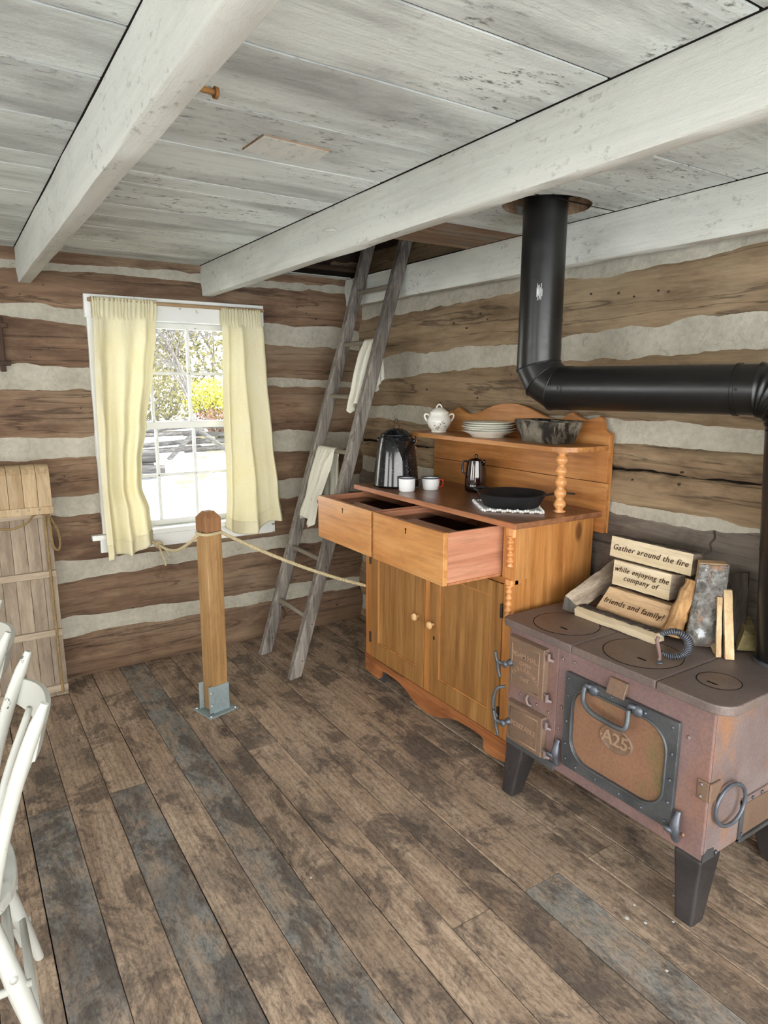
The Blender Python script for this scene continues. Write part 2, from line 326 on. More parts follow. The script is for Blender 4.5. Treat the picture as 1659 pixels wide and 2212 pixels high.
# ------------------------------------------------------------------ mesh helpers
WM = {}                                   # object -> its world matrix (kept by hand: no depsgraph updates needed)
class MB:
    def __init__(s): s.v = []; s.f = []
    def add(s, vs, fs):
        o = len(s.v); s.v += [Vector(v) for v in vs]; s.f += [tuple(i + o for i in f) for f in fs]; return s
    def box(s, a, b, mat=None):
        x0, y0, z0 = a; x1, y1, z1 = b
        vs = [Vector(p) for p in ((x0, y0, z0), (x1, y0, z0), (x1, y1, z0), (x0, y1, z0), (x0, y0, z1), (x1, y0, z1), (x1, y1, z1), (x0, y1, z1))]
        if mat is not None: vs = [mat @ v for v in vs]
        return s.add(vs, [(0, 3, 2, 1), (4, 5, 6, 7), (0, 1, 5, 4), (1, 2, 6, 5), (2, 3, 7, 6), (3, 0, 4, 7)])
    def hexa(s, p):                        # 8 corners: bottom 4 ccw, top 4 ccw
        return s.add(p, [(0, 3, 2, 1), (4, 5, 6, 7), (0, 1, 5, 4), (1, 2, 6, 5), (2, 3, 7, 6), (3, 0, 4, 7)])
    def prism(s, prof, fn):                # prof: 2-D outline; fn(a, b, t) -> point, t in {0, 1}
        n = len(prof); vs = [fn(a, b, 0) for a, b in prof] + [fn(a, b, 1) for a, b in prof]
        fs = [tuple(range(n - 1, -1, -1)), tuple(range(n, 2 * n))] + [(i, (i + 1) % n, n + (i + 1) % n, n + i) for i in range(n)]
        return s.add(vs, fs)
    def lathe(s, prof, n=32, mat=None, cap=True):   # prof: (r, z) from bottom to top
        vs = []; fs = []
        for r, z in prof:
            for k in range(n):
                a = 2 * PI * k / n; vs.append(Vector((r * math.cos(a), r * math.sin(a), z)))
        m = len(prof)
        for j in range(m - 1):
            for k in range(n):
                k2 = (k + 1) % n; fs.append((j * n + k, j * n + k2, (j + 1) * n + k2, (j + 1) * n + k))
        if cap:
            fs.append(tuple(range(n - 1, -1, -1))); fs.append(tuple(range((m - 1) * n, m * n)))
        if mat is not None: vs = [mat @ v for v in vs]
        return s.add(vs, fs)
    def tube(s, path, r, n=10, closed=False, rfn=None, cap=True, upv=None, flat=1.0):
        path = [Vector(p) for p in path]; m = len(path); vs = []; fs = []
        nrm = None
        for i, p in enumerate(path):
            if closed: t = path[(i + 1) % m] - path[i - 1]
            else: t = path[min(i + 1, m - 1)] - path[max(i - 1, 0)]
            t = t.normalized()
            if nrm is None:
                a = Vector(upv) if upv else (Vector((0, 0, 1)) if abs(t.z) < 0.9 else Vector((1, 0, 0)))
                nrm = (a - t * a.dot(t)).normalized()
            else: nrm = (nrm - t * nrm.dot(t)).normalized()
            bi = t.cross(nrm); rr = rfn(i / (m - 1)) if rfn else (r[i] if isinstance(r, (list, tuple)) else r)
            for k in range(n):
                a = 2 * PI * k / n; vs.append(p + (nrm * math.cos(a) * flat + bi * math.sin(a)) * rr)
        for i in range(m if closed else m - 1):
            for k in range(n):
                k2 = (k + 1) % n; j = (i + 1) % m
                fs.append((i * n + k, i * n + k2, j * n + k2, j * n + k))
        if cap and not closed: fs.append(tuple(range(n - 1, -1, -1))); fs.append(tuple(range((m - 1) * n, m * n)))
        return s.add(vs, fs)
    def grid(s, fn, nu, nv, two=None):     # fn(u, v) -> point
        vs = [Vector(fn(i / nu, j / nv)) for i in range(nu + 1) for j in range(nv + 1)]
        fs = [(i * (nv + 1) + j, (i + 1) * (nv + 1) + j, (i + 1) * (nv + 1) + j + 1, i * (nv + 1) + j + 1) for i in range(nu) for j in range(nv)]
        return s.add(vs, fs)
    def ball(s, c, r, n=12, m=8, sq=(1, 1, 1)):
        prof = [(max(1e-4, r * math.sin(PI * j / m)), -r * math.cos(PI * j / m)) for j in range(m + 1)]
        return s.lathe(prof, n, Matrix.Translation(Vector(c)) @ Matrix.Diagonal((sq[0], sq[1], sq[2], 1)))

def put(mb, name, mat, parent=None, smooth=False, bevel=0.0, seg=2, solid=0.0, sub=0, label=None, kind=None, auto=None):
    me = bpy.data.meshes.new(name)
    if parent is not None: W = WM[parent]
    else:
        xs = [v.x for v in mb.v]; ys = [v.y for v in mb.v]; zs = [v.z for v in mb.v]
        W = Matrix.Translation(((min(xs) + max(xs)) / 2, (min(ys) + max(ys)) / 2, min(zs)))
    Wi = W.inverted()
    me.from_pydata([Wi @ v for v in mb.v], [], mb.f); me.update()
    bm = bmesh.new(); bm.from_mesh(me); bmesh.ops.recalc_face_normals(bm, faces=bm.faces); bm.to_mesh(me); bm.free()
    me.materials.append(M[mat])
    o = bpy.data.objects.new(name, me); COL.objects.link(o)
    if parent is not None: o.parent = parent
    else: o.matrix_world = W; o.location = W.translation
    WM[o] = W
    if smooth:
        me.polygons.foreach_set('use_smooth', [True] * len(me.polygons))
        if auto: me.set_sharp_from_angle(angle=R(auto))
    if solid: md = o.modifiers.new('thick', 'SOLIDIFY'); md.thickness = solid; md.offset = 0
    if bevel:
        md = o.modifiers.new('bevel', 'BEVEL'); md.width = bevel; md.segments = seg; md.limit_method = 'ANGLE'; md.angle_limit = R(40)
    if sub: md = o.modifiers.new('sub', 'SUBSURF'); md.levels = sub; md.render_levels = sub
    if label: o['label'] = label
    if kind: o['kind'] = kind
    return o
def tag(o, label, cat, group=None):
    o['label'] = label; o['category'] = cat
    if group: o['group'] = group
    return o
def thing(name, label, cat, loc=(0, 0, 0), group=None, mat=None):
    o = bpy.data.objects.new(name, None); COL.objects.link(o); o.empty_display_size = 0.05
    W = Matrix.Translation(Vector(loc)) if mat is None else mat
    o.location = W.translation; o.rotation_euler = W.to_euler(); WM[o] = W
    return tag(o, label, cat, group)
def struct(name, loc=(0, 0, 0)):
    o = bpy.data.objects.new(name, None); COL.objects.link(o); o.location = loc; o['kind'] = 'structure'; WM[o] = Matrix.Translation(Vector(loc)); return o
def dup(root, loc, label, rz=0.0):
    r = root.copy(); COL.objects.link(r); r.location = loc; r.rotation_euler = (0, 0, rz); r['label'] = label
    for ch in list(root.children):
        c = ch.copy(); COL.objects.link(c); c.parent = r
        for g in list(ch.children):
            d = g.copy(); COL.objects.link(d); d.parent = c
    return r
def nz(x, y, z, s=1.0): return mn.noise(Vector((x * s, y * s, z * s)))
def fr(x, y, z, s=1.0): return mn.fractal(Vector((x * s, y * s, z * s)), 1.0, 2.0, 4)
def rotm(axis, ang, about=(0, 0, 0)):
    T = Matrix.Translation(Vector(about)); return T @ Matrix.Rotation(ang, 4, axis) @ T.inverted()
def bez(p0, p1, p2, p3, n=16):
    p0, p1, p2, p3 = map(Vector, (p0, p1, p2, p3)); out = []
    for i in range(n + 1):
        t = i / n; u = 1 - t; out.append(p0 * u ** 3 + p1 * 3 * u * u * t + p2 * 3 * u * t * t + p3 * t ** 3)
    return out
def smooth_path(pts, n=6, closed=False):
    pts = [Vector(p) for p in pts]; m = len(pts); out = []
    for i in range(m if closed else m - 1):
        a = pts[(i - 1) % m] if closed or i > 0 else pts[i]; b = pts[i]; c = pts[(i + 1) % m]
        d = pts[(i + 2) % m] if closed or i + 2 < m else c
        for k in range(n):
            t = k / n
            out.append(0.5 * ((2 * b) + (c - a) * t + (2 * a - 5 * b + 4 * c - d) * t * t + (3 * b - a - 3 * c + d) * t ** 3))
    if not closed: out.append(pts[-1])
    return out
def text_mb(txt, size, mat, extrude=0.001, shear=0.0, space=1.0, align='CENTER', bold=0.0):
    cu = bpy.data.curves.new('t', 'FONT'); cu.body = txt; cu.size = size; cu.extrude = extrude; cu.shear = shear
    cu.space_character = space; cu.align_x = align; cu.align_y = 'CENTER'; cu.offset = bold; cu.resolution_u = 3
    ob = bpy.data.objects.new('t', cu); COL.objects.link(ob)
    dg = bpy.context.evaluated_depsgraph_get(); dg.update()
    me = bpy.data.meshes.new_from_object(ob.evaluated_get(dg))
    mb = MB(); mb.add([mat @ v.co for v in me.vertices], [tuple(p.vertices) for p in me.polygons])
    bpy.data.objects.remove(ob); bpy.data.curves.remove(cu); bpy.data.meshes.remove(me); return mb
def frame_mat(origin, xdir, ydir):
    x = Vector(xdir).normalized(); y = Vector(ydir).normalized(); y = (y - x * y.dot(x)).normalized(); z = x.cross(y); o = Vector(origin)
    return Matrix(((x.x, y.x, z.x, o.x), (x.y, y.y, z.y, o.y), (x.z, y.z, z.z, o.z), (0, 0, 0, 1)))
def rope_mb(path, r, pitch, strands=3):
    path = [Vector(p) for p in path]; mb = MB(); L = [0]
    for a, b in zip(path, path[1:]): L.append(L[-1] + (b - a).length)
    step = pitch / 7; n = max(8, int(L[-1] / step)); pts = []; j = 0
    for i in range(n + 1):
        d = L[-1] * i / n
        while j < len(path) - 2 and L[j + 1] < d: j += 1
        t = (d - L[j]) / max(1e-6, L[j + 1] - L[j]); pts.append((path[j].lerp(path[j + 1], t), d))
    for k in range(strands):
        out = []
        for i, (p, d) in enumerate(pts):
            q = pts[min(i + 1, n)][0] - pts[max(i - 1, 0)][0]; q.normalize()
            a = Vector((0, 0, 1)) if abs(q.z) < 0.9 else Vector((1, 0, 0)); n1 = (a - q * a.dot(q)).normalized(); n2 = q.cross(n1)
            ang = 2 * PI * (d / pitch + k / strands); out.append(p + (n1 * math.cos(ang) + n2 * math.sin(ang)) * r * 0.5)
        mb.tube(out, r * 0.56, 6)
    return mb
random.seed(4)
ZC, ZB = 2.105, 1.952                      # ceiling boards' underside, beams' underside

# ------------------------------------------------------------------ floor
floor = struct('floor')
edges = [-4.6, -4.46, -4.32, -4.19, -4.05, -3.91, -3.77, -3.64, -3.5, -3.37, -3.23, -3.09, -2.96, -2.82, -2.69, -2.55, -2.42, -2.29, -2.19, -2.056, -1.922, -1.785, -1.65, -1.512, -1.38, -1.24, -1.103, -0.965, -0.833, -0.685, -0.553, -0.42, -0.285, -0.15, -0.015, 0.2]
grey = {(-2.056, 1), (-1.785, 1), (-1.512, 0), (-1.512, 1), (-1.512, 2), (-0.833, 2), (-0.285, 1), (-0.965, 3), (-2.55, 1)}
jts = [-1.15, -2.345, -3.5]
cuts = {-2.056: [0], -1.785: [0], -1.512: [], -1.24: [0], -0.833: [1], -0.553: [1], -1.103: [1], -1.922: [2], -1.65: [2], -1.38: [2], -0.965: [2], -0.685: [0, 2], -0.42: [0], -2.19: [1], -2.29: [0, 2]}
fb = None
for i, (a, b) in enumerate(zip(edges, edges[1:])):
    cs = cuts.get(a, [i % 3]); ys = [0.06] + [jts[c] + (0.004 * (i % 3 - 1)) for c in cs] + [-4.75]
    for k, (y0, y1) in enumerate(zip(ys, ys[1:])):
        g = 0.0008 if (i % 3) else 0.0016
        gl = 0.0008 if ((i - 1) % 3) else 0.0016
        h = -0.0015 * ((i * 7 + k * 3) % 4) / 3
        mb = MB(); n = 14; wob = lambda y, s: 0.0012 * nz(s * 3.1, y, 0, 2.0)
        for j in range(n):
            ya = y0 - 0.001 + (y1 + 0.001 - (y0 - 0.001)) * j / n; yb = y0 - 0.001 + (y1 + 0.001 - (y0 - 0.001)) * (j + 1) / n
            if j == 0: pass
        vs = []; fs = []
        prof = [(a + gl, -0.03), (a + gl, h - 0.002), (a + gl + 0.002, h), (b - g - 0.002, h), (b - g, h - 0.002), (b - g, -0.03)]
        for j in range(n + 1):
            y = (y0 - 0.0012) + ((y1 + 0.0012) - (y0 - 0.0012)) * j / n
            for q, (px, pz) in enumerate(prof):
                vs.append((px + wob(y, a if q < 3 else b), y, pz + (0.0015 * nz(px * 4, y * 1.5, 3) if q in (2, 3) else 0)))
        m = len(prof)
        for j in range(n):
            for q in range(m - 1): fs.append((j * m + q, j * m + q + 1, (j + 1) * m + q + 1, (j + 1) * m + q))
        fs += [tuple(range(m)), tuple(range(n * m, n * m + m))]
        mb.add(vs, fs)
        band = 0 if y0 > -1.1 else (1 if y0 > -2.3 else (2 if y0 > -3.4 else 3))
        gm = any(abs(a - ga) < 1e-6 and (gb == band or (gb == 0 and not cs)) for ga, gb in grey)
        put(mb, 'floor_board', 'floor_grey' if gm else 'floor_brown', floor)
put(MB().box((-4.7, -4.75, -0.09), (0.3, 0.2, -0.031)), 'subfloor', 'dark_gap', floor)
for x, y, r in ((-0.66, -2.58, .006), (-0.6, -2.56, .004), (-0.63, -2.62, .005), (-0.56, -2.66, .004), (-0.47, -2.6, .004), (-1.35, -1.95, .004), (-0.72, -2.75, .004)):
    put(MB().lathe([(r, 0.0005), (r * .8, .0012)], 10, Matrix.Translation((x, y, 0))), 'paint_spot', 'paint_scuff', floor)

# ------------------------------------------------------------------ log walls
def log_mb(a0, a1, top, bot, seed, axis, face=0.0, thick=0.16, nv=8, sgn=-1.0):
    """axis 'x': log runs along x, its face looks to -y; axis 'y': runs along y, its face looks to -x."""
    n = max(4, int(abs(a1 - a0) / 0.02)); vs = []; fs = []
    for i in range(n + 1):
        a = a0 + (a1 - a0) * i / n
        zt = top(a) + 0.007 * fr(a, seed, 1.3, 3.0) + 0.004 * nz(a, seed, 5, 14.0) + 0.0035 * nz(a, seed, 2, 37.0); zb = bot(a) + 0.007 * fr(a, seed, 7.7, 3.0) + 0.004 * nz(a, seed, 9, 14.0) + 0.0035 * nz(a, seed, 6, 37.0)
        row = []
        for j in range(nv + 1):
            v = j / nv; z = zb + (zt - zb) * v
            d = 0.020 * abs(2 * v - 1) ** 4 + 0.008 * fr(a * 0.6, z * 2, seed, 3.0) + 0.004 * nz(a, z * 3, seed, 9.0)
            row.append((a, d, z))
        row = [(a, thick, zb)] + row + [(a, thick, zt)]
        for (aa, d, z) in row: vs.append((aa, face + d, z) if axis == 'x' else (face + d, aa, z))
    m = nv + 3
    for i in range(n):
        for j in range(m): j2 = (j + 1) % m; fs.append((i * m + j, (i + 1) * m + j, (i + 1) * m + j2, i * m + j2))
    fs += [tuple(range(m)), tuple(range(n * m, n * m + m))]
    return MB().add(vs, fs)
def chink_mb(a0, a1, top, bot, seed, axis, rec=0.017, thick=0.13, over=0.035):
    n = max(3, int(abs(a1 - a0) / 0.04)); nv = 6; vs = []; fs = []
    for i in range(n + 1):
        a = a0 + (a1 - a0) * i / n; zt = top(a) + over; zb = bot(a) - over
        row = [(a, thick, zb)] + [(a, rec + 0.006 * fr(a, zb + (zt - zb) * j / nv, seed, 5.0), zb + (zt - zb) * j / nv) for j in range(nv + 1)] + [(a, thick, zt)]
        for (aa, d, z) in row: vs.append((aa, d, z) if axis == 'x' else (d, aa, z))
    m = nv + 3
    for i in range(n):
        for j in range(m): j2 = (j + 1) % m; fs.append((i * m + j, (i + 1) * m + j, (i + 1) * m + j2, i * m + j2))
    fs += [tuple(range(m)), tuple(range(n * m, n * m + m))]
    return MB().add(vs, fs)
def lin(p, q, a, b): return lambda t: a + (b - a) * (t - p) / (q - p)
wall_back = struct('wall_back')
WX0, WX1, WZ0, WZ1 = -1.475, -0.765, 0.70, 1.845           # rough opening of the window
LB = [('A', 2.052, 2.26, 2.058, 2.26), ('B', 1.848, 2.02, 1.823, 2.036), ('Cc', 1.568, 1.793, 1.525, 1.731), ('D', 1.238, 1.473, 1.212, 1.489), ('E', 0.942, 1.141, 0.939, 1.119), ('F', 0.603, 0.867, 0.612, 0.848), ('G', 0.306, 0.518, 0.282, 0.544), ('H', -0.03, 0.230, -0.03, 0.215)]
FL_ = []
for i, (nm, zb0, zt0, zb1, zt1) in enumerate(LB):
    T = lin(-1.73, -0.5, zt0, zt1); B = lin(-1.73, -0.5, zb0, zb1); FL_.append((T, B))
    spans = [(-4.6, 0.15)]
    if nm in ('Cc', 'D', 'E', 'F'): spans = [(-4.6, WX0), (WX1, 0.15)]
    for (s0, s1) in spans: put(log_mb(s0, s1, T, B, i * 3.7 + s1, 'x'), 'log', 'log_back', wall_back, True, auto=50)
    if nm == 'F': put(log_mb(WX0, WX1, lambda a: WZ0, B, i * 3.7, 'x'), 'log', 'log_back', wall_back, True, auto=50)
for i in range(len(FL_) - 1):
    T = FL_[i][1]; B = FL_[i + 1][0]
    spans = [(-4.6, 0.15)] if i in (0, 5, 6) or (i == 1 and False) else [(-4.6, WX0), (WX1, 0.15)]
    for s0, s1 in spans: put(chink_mb(s0, s1, T, B, i * 2.1 + s1, 'x'), 'chinking', 'chink', wall_back, True, auto=60)
wall_right = struct('wall_right')
LR = [(1.985, 2.26, 1.985, 2.26), (1.646, 1.903, 1.707, 1.934), (1.368, 1.555, 1.36, 1.614), (1.17, 1.301, 1.19, 1.286), (1.050, 1.160, 1.046, 1.180), (0.73, 0.985, 0.70, 1.03), (0.45, 0.66, 0.44, 0.62), (0.14, 0.39, 0.16, 0.38), (-0.06, 0.08, -0.06, 0.1)]
FR_ = []
for i, (zb0, zt0, zb1, zt1) in enumerate(LR):
    T = lin(-0.44, -2.15, zt0, zt1); B = lin(-0.44, -2.15, zb0, zb1); FR_.append((T, B))
    put(log_mb(0.15, -4.7, T, B, 40 + i * 2.9, 'y'), 'log', 'log_grey' if i == 5 else 'log_right', wall_right, True, auto=50)
for i in range(len(FR_) - 1):
    put(chink_mb(0.15, -4.7, FR_[i][1], FR_[i + 1][0], 60 + i * 1.7, 'y', rec=0.015 if i != 3 else 0.03), 'chinking', 'chink' if i != 3 else 'dark_gap', wall_right, True, auto=60)
# square iron nails left in the hewn faces
def nail_at(x, y, z, axis, par):
    mm = Matrix.Translation((x, y, z)) @ Matrix.Rotation(R(90), 4, 'X' if axis == 'x' else 'Y')
    put(MB().lathe([(.004, -.012), (.004, .012)], 6, mm), 'nail', 'nail_iron', par)
for x, z in ((-1.93, 1.93), (-1.82, 1.9), (-1.72, 1.95), (-1.85, 1.74), (-1.72, 1.66), (-1.8, 1.62), (-1.6, 1.38), (-1.7, 1.05), (-1.62, .8), (-.42, 1.93), (-.36, 1.9), (-.3, 1.87), (-.55, .42), (-.7, .12)): nail_at(x, .008, z, 'x', wall_back)
for y, z in ((-.9, 1.8), (-1.0, 1.77), (-1.1, 1.83), (-1.15, 1.8), (-1.75, 1.85), (-1.95, 1.82), (-2.05, 1.83), (-1.5, 1.5), (-2.2, 1.2), (-2.0, 1.15)): nail_at(.008, y, z, 'y', wall_right)
# the two walls out of sight: openings added, made wide for daylight fill
wl = struct('wall_left')
mb = MB(); X = -4.6
for a, b, c, d in ((-4.75, -3.9, 0, 2.3), (-2.5, -1.9, 0, 2.3), (-0.6, 0.1, 0, 2.3), (-3.9, -2.5, 0, .7), (-3.9, -2.5, 1.9, 2.3), (-1.9, -.6, 0, .7), (-1.9, -.6, 1.9, 2.3)): mb.box((X - .16, a, c), (X, b, d))
put(mb, 'log', 'log_right', wl)
wf = struct('wall_front'); mb = MB(); Y = -4.75
for a, b, c, d in ((-4.7, -4.35, 0, 2.3), (-.25, .2, 0, 2.3), (-4.35, -.25, 2.06, 2.3)): mb.box((a, Y - .16, c), (b, Y, d))
put(mb, 'log', 'log_back', wf)

# ------------------------------------------------------------------ ceiling, beams, loft
ceil = struct('ceiling')
def cboard(x0, x1, y0, y1, mat='ceiling_wash', z=ZC, th=0.0035, gap=0.0036):
    n = max(2, int((x1 - x0) / 0.12)); vs = []; fs = []
    a, b = min(y0, y1) + gap, max(y0, y1) - gap; zo = z + 0.0006 * nz(y0 * 9, x0, 2)
    prof = [(a, z + th), (a, zo + .0004), (a + .0004, zo), (b - .0004, zo), (b, zo + .0004), (b, z + th)]
    for i in range(n + 1):
        x = x0 + (x1 - x0) * i / n
        for (py, pz) in prof: vs.append((x, py + 0.003 * nz(x * 2.2, py * 5, 1), pz + (0.0012 * nz(x * 3, py * 0.3, 4) if pz < z + .002 else 0)))
    m = 6
    for i in range(n):
        for q in range(m): q2 = (q + 1) % m; fs.append((i * m + q, (i + 1) * m + q, (i + 1) * m + q2, i * m + q2))
    fs += [tuple(range(m)), tuple(range(n * m, n * m + m))]
    return put(MB().add(vs, fs), 'ceiling_board', mat, ceil)
cl = [0.08, -.16, -.33, -.655, -1.03, -1.325, -1.46, -1.745, -2.035, -2.27, -2.59, -2.9, -3.2, -3.5, -3.8, -4.1, -4.4, -4.75]
for a, b in zip(cl, cl[1:]): cboard(-4.6, -1.79, a, b)
cm_ = [0.08, -.2, -.36, -.645, -.85, -1.035, -1.325, -1.45, -1.747, -2.045, -2.335, -2.597, -2.9, -3.2, -3.5, -3.8, -4.1, -4.4, -4.75]
for a, b in zip(cm_, cm_[1:]): cboard(-1.79, -.935, a, b)
HX, HY, HR = -.350, -1.835, .142                       # hole for the stove pipe
cboard(-.935, .12, .08, -.07)
for a, b in ((-1.10, -1.28), (-1.28, -1.455)): cboard(-.935, .12, a, b, 'hatch_wood')
# the two boards with the round hole, cut as rings of quads
def hole_board(y0, y1):
    bm = bmesh.new(); vs = []
    N = 40; circ = []
    for k in range(N):
        a = 2 * PI * k / N; rr = HR * (1 + .05 * nz(math.cos(a) * 2, math.sin(a) * 2, 3)); circ.append((HX + rr * 1.12 * math.cos(a), HY + rr * math.sin(a)))
    out = []
    for k in range(N):
        a = 2 * PI * k / N; c, s = math.cos(a), math.sin(a)
        t = 1e9
        for lim, d, o in ((.12, c, HX), (-.935, c, HX), (y0, s, HY), (y1, s, HY)):
            if abs(d) > 1e-6:
                q = (lim - o) / d
                if q > 0: t = min(t, q)
        out.append((HX + t * c, HY + t * s))
    for (x, y) in ((.12, y0), (-.935, y0), (-.935, y1), (.12, y1)):
        k = min(range(N), key=lambda i: (out[i][0] - x) ** 2 + (out[i][1] - y) ** 2); out[k] = (x, y)
    mb = MB(); V = [(x, y, ZC) for x, y in circ] + [(x, y, ZC) for x, y in out] + [(x, y, ZC + .03) for x, y in circ] + [(x, y, ZC + .03) for x, y in out]
    F = []
    for k in range(N):
        k2 = (k + 1) % N; F += [(k, k2, N + k2, N + k), (2 * N + k, 2 * N + k2, 3 * N + k2, 3 * N + k), (k, k2, 2 * N + k2, 2 * N + k), (N + k, N + k2, 3 * N + k2, 3 * N + k)]
    mb.add(V, F); put(mb, 'ceiling_board', 'ceiling_wash', ceil)
    put(MB().add([(x * .998 + HX * .002, y, ZC + .0005) for x, y in circ] + [(x, y, ZC + .06) for x, y in circ], [(k, (k + 1) % N, N + (k + 1) % N, N + k) for k in range(N)]), 'cut_edge', 'hatch_wood', ceil)
hole_board(-2.10, -1.457)
for a, b in ((-2.102, -2.362), (-2.362, -2.7), (-2.7, -3.0), (-3.0, -3.3), (-3.3, -3.6), (-3.6, -3.9), (-3.9, -4.2), (-4.2, -4.75)): cboard(-.935, .12, a, b)
put(MB().box((-.935, -1.925, ZC - .001), (.12, -1.920, ZC + .002)), 'board_joint', 'dark_gap', ceil)
# loft floor above, open at the hatch and at the pipe
mb = MB()
for a, b, c, d in ((-4.7, -.93, -4.8, .2), (-.93, .3, -.07, .2), (-.93, .3, -1.66, -1.12), (-.93, .3, -4.8, -2.01), (-.93, -.54, -2.01, -1.66), (-.16, .3, -2.01, -1.66)): mb.box((a, c, ZC + .031), (b, d, ZC + .06))
put(mb, 'loft_floor', 'attic_wood', ceil)
mb = MB()
for a, b, c, d in ((-4.7, -.93, -4.8, .2), (-.93, .3, -.07, .2), (-.93, .3, -1.66, -1.12), (-.93, .3, -4.8, -2.01), (-.93, -.54, -2.01, -1.66), (-.16, .3, -2.01, -1.66)): mb.box((a, c, ZC + .0036), (b, d, ZC + .031))
put(mb, 'joint_backing', 'dark_gap', ceil)
for x0, x1 in ((-1.824, -1.768), (-.968, -.91), (-.098, -.04)):
    n = 60; vs = []; fs = []
    for i in range(n + 1):
        y = .03 - 4.75 * i / n
        wv = lambda q: .0035 * fr(q * 5 + x0, y, q, 3.0)
        prof = [(x0 + wv(1), ZC + .004), (x0 + wv(2), ZC - .05), (x0 + wv(3), ZC - .1), (x0 + .001 + wv(4), ZB + .004), (x0 + .005 + wv(5), ZB), (x1 - .005 + wv(5), ZB + wv(6)), (x1 + wv(7), ZB + .004), (x1 + wv(8), ZC + .004)]
        vs += [(px, y, pz) for px, pz in prof]
    m = 8
    for i in range(n):
        for q in range(m): q2 = (q + 1) % m; fs.append((i * m + q, (i + 1) * m + q, (i + 1) * m + q2, i * m + q2))
    fs += [tuple(range(m)), tuple(range(n * m, n * m + m))]
    o = put(MB().add(vs, fs), 'ceiling_beam', 'beam_wash', None, True, auto=40)
    tag(o, {-1.824: 'whitewashed ceiling beam above the white chairs, left of the window', -.968: 'long whitewashed ceiling beam between window and ladder', -.098: 'whitewashed beam behind the stove pipe, along the right log wall'}[x0], 'beam', 'whitewashed ceiling beams')
for x in (-1.826, -.970, -.100, -1.767, -.909): put(MB().box((x - .002, -4.7, ZC - .0018), (x + .002, .0, ZC + .003)), 'beam_gap', 'dark_gap', ceil)
roof = struct('roof'); mb = MB()  # unseen closed box added over the loft, keeps sky light out of the hatch
for a, b in (((-4.7, .15, 2.26), (.3, .3, 3.3)), ((-4.7, -4.9, 2.2), (.3, -4.76, 3.3)), ((-4.76, -4.9, 2.2), (-4.62, .3, 3.3)), ((.15, -4.9, 2.26), (.3, .3, 3.3)), ((-5.0, -5.2, 3.3), (.6, .6, 3.4))): mb.box(a, b)
put(mb, 'roof_boards', 'attic_wood', roof)
put(MB().box((-.9, .0, ZC + .061), (.14, .15, 2.32)).box((.02, -4.7, ZC + .061), (.16, .15, 2.32)), 'wall_plate', 'attic_wood', roof, bevel=.006)
p = [(-1.438, -1.803), (-1.433, -1.931), (-1.244, -1.918), (-1.234, -1.795)]
o = put(MB().prism(p, lambda a, b, t: (a, b, ZC + .001 - .006 * t)), 'patch_board', 'hatch_wood', ceil)
put(MB().prism(p, lambda a, b, t: (a, b, ZC - .005 - .0006 * t)), 'patch_face', 'beam_wash', o)
mbx = Matrix.Translation((-1.768, -2.40, 1.985)) @ Matrix.Rotation(R(90), 4, 'Y') @ Matrix.Rotation(R(-8), 4, 'X')
o = put(MB().lathe([(.005, -.02), (.005, .046), (.0095, .047), (.0095, .053), (.004, .056)], 14, mbx), 'bolt', 'rust_bolt'); tag(o, 'rusty bolt sticking out of the left ceiling beam', 'bolt')
# white paint drip ridge on the middle beam
o = put(MB().tube([(-.9705, -1.36, 2.035), (-.972, -1.40, 2.031), (-.971, -1.44, 2.026), (-.968, -1.46, 2.018)], [.003, .005, .005, .002], 8), 'hook_stub', 'beam_wash'); tag(o, 'small painted-over nail bent flat on the middle beam', 'nail')

# ------------------------------------------------------------------ window
win = struct('window_1')
GX = [-1.425, -1.222, -1.020, -0.815]; GY = 0.10
put(MB().box((-1.553, -.022, 1.812), (-.635, .03, 1.922)), 'head_casing', 'window_paint', win, bevel=.003)
put(MB().box((-1.545, -.018, .70), (-1.470, .03, 1.84)), 'side_casing', 'window_paint', win, bevel=.003)
put(MB().box((-.770, -.018, .70), (-.645, .03, 1.84)), 'side_casing', 'window_paint', win, bevel=.003)
put(MB().box((-1.60, -.040, .715), (-.59, .06, .742)), 'sill', 'window_paint', win, bevel=.004)
put(MB().box((-1.56, -.02, .645), (-.60, .03, .715)), 'apron', 'window_paint', win, bevel=.002)
put(MB().box((-1.475, .0, .73), (-1.465, .16, 1.85)).box((-.772, .0, .73), (-.76, .16, 1.85)).box((-1.475, .0, 1.814), (-.76, .16, 1.856)).box((-1.475, .05, .722), (-.76, .2, .738)), 'jamb', 'window_paint', win)
def sash(y, z0, z1, zm, br, tr):
    rootp = MB()
    x0, x1 = -1.465, -.772
    s = put(MB().box((x0, y, z0), (GX[0], y + .035, z1)).box((GX[3], y, z0), (x1, y + .035, z1)).box((x0, y, z0), (x1, y + .035, z0 + br)).box((x0, y, z1 - tr), (x1, y + .035, z1)), 'sash', 'window_paint', win, bevel=.003)
    for gx in GX[1:3]: put(MB().box((gx - .0075, y + .004, z0 + br), (gx + .0075, y + .03, z1 - tr)), 'muntin', 'window_paint', s, bevel=.004)
    put(MB().box((GX[0], y + .004, zm - .0075), (GX[3], y + .03, zm + .0075)), 'muntin', 'window_paint', s, bevel=.004)
    zs = [z0 + br, zm, z1 - tr]
    for i in range(3):
        for j in range(2): put(MB().box((GX[i], y + .016, zs[j]), (GX[i + 1], y + .019, zs[j + 1])), 'pane', 'window_glass', s)
sash(.112, 1.262, 1.838, 1.553, .036, .052)
sash(.074, .738, 1.298, 1.012, .030, .036)
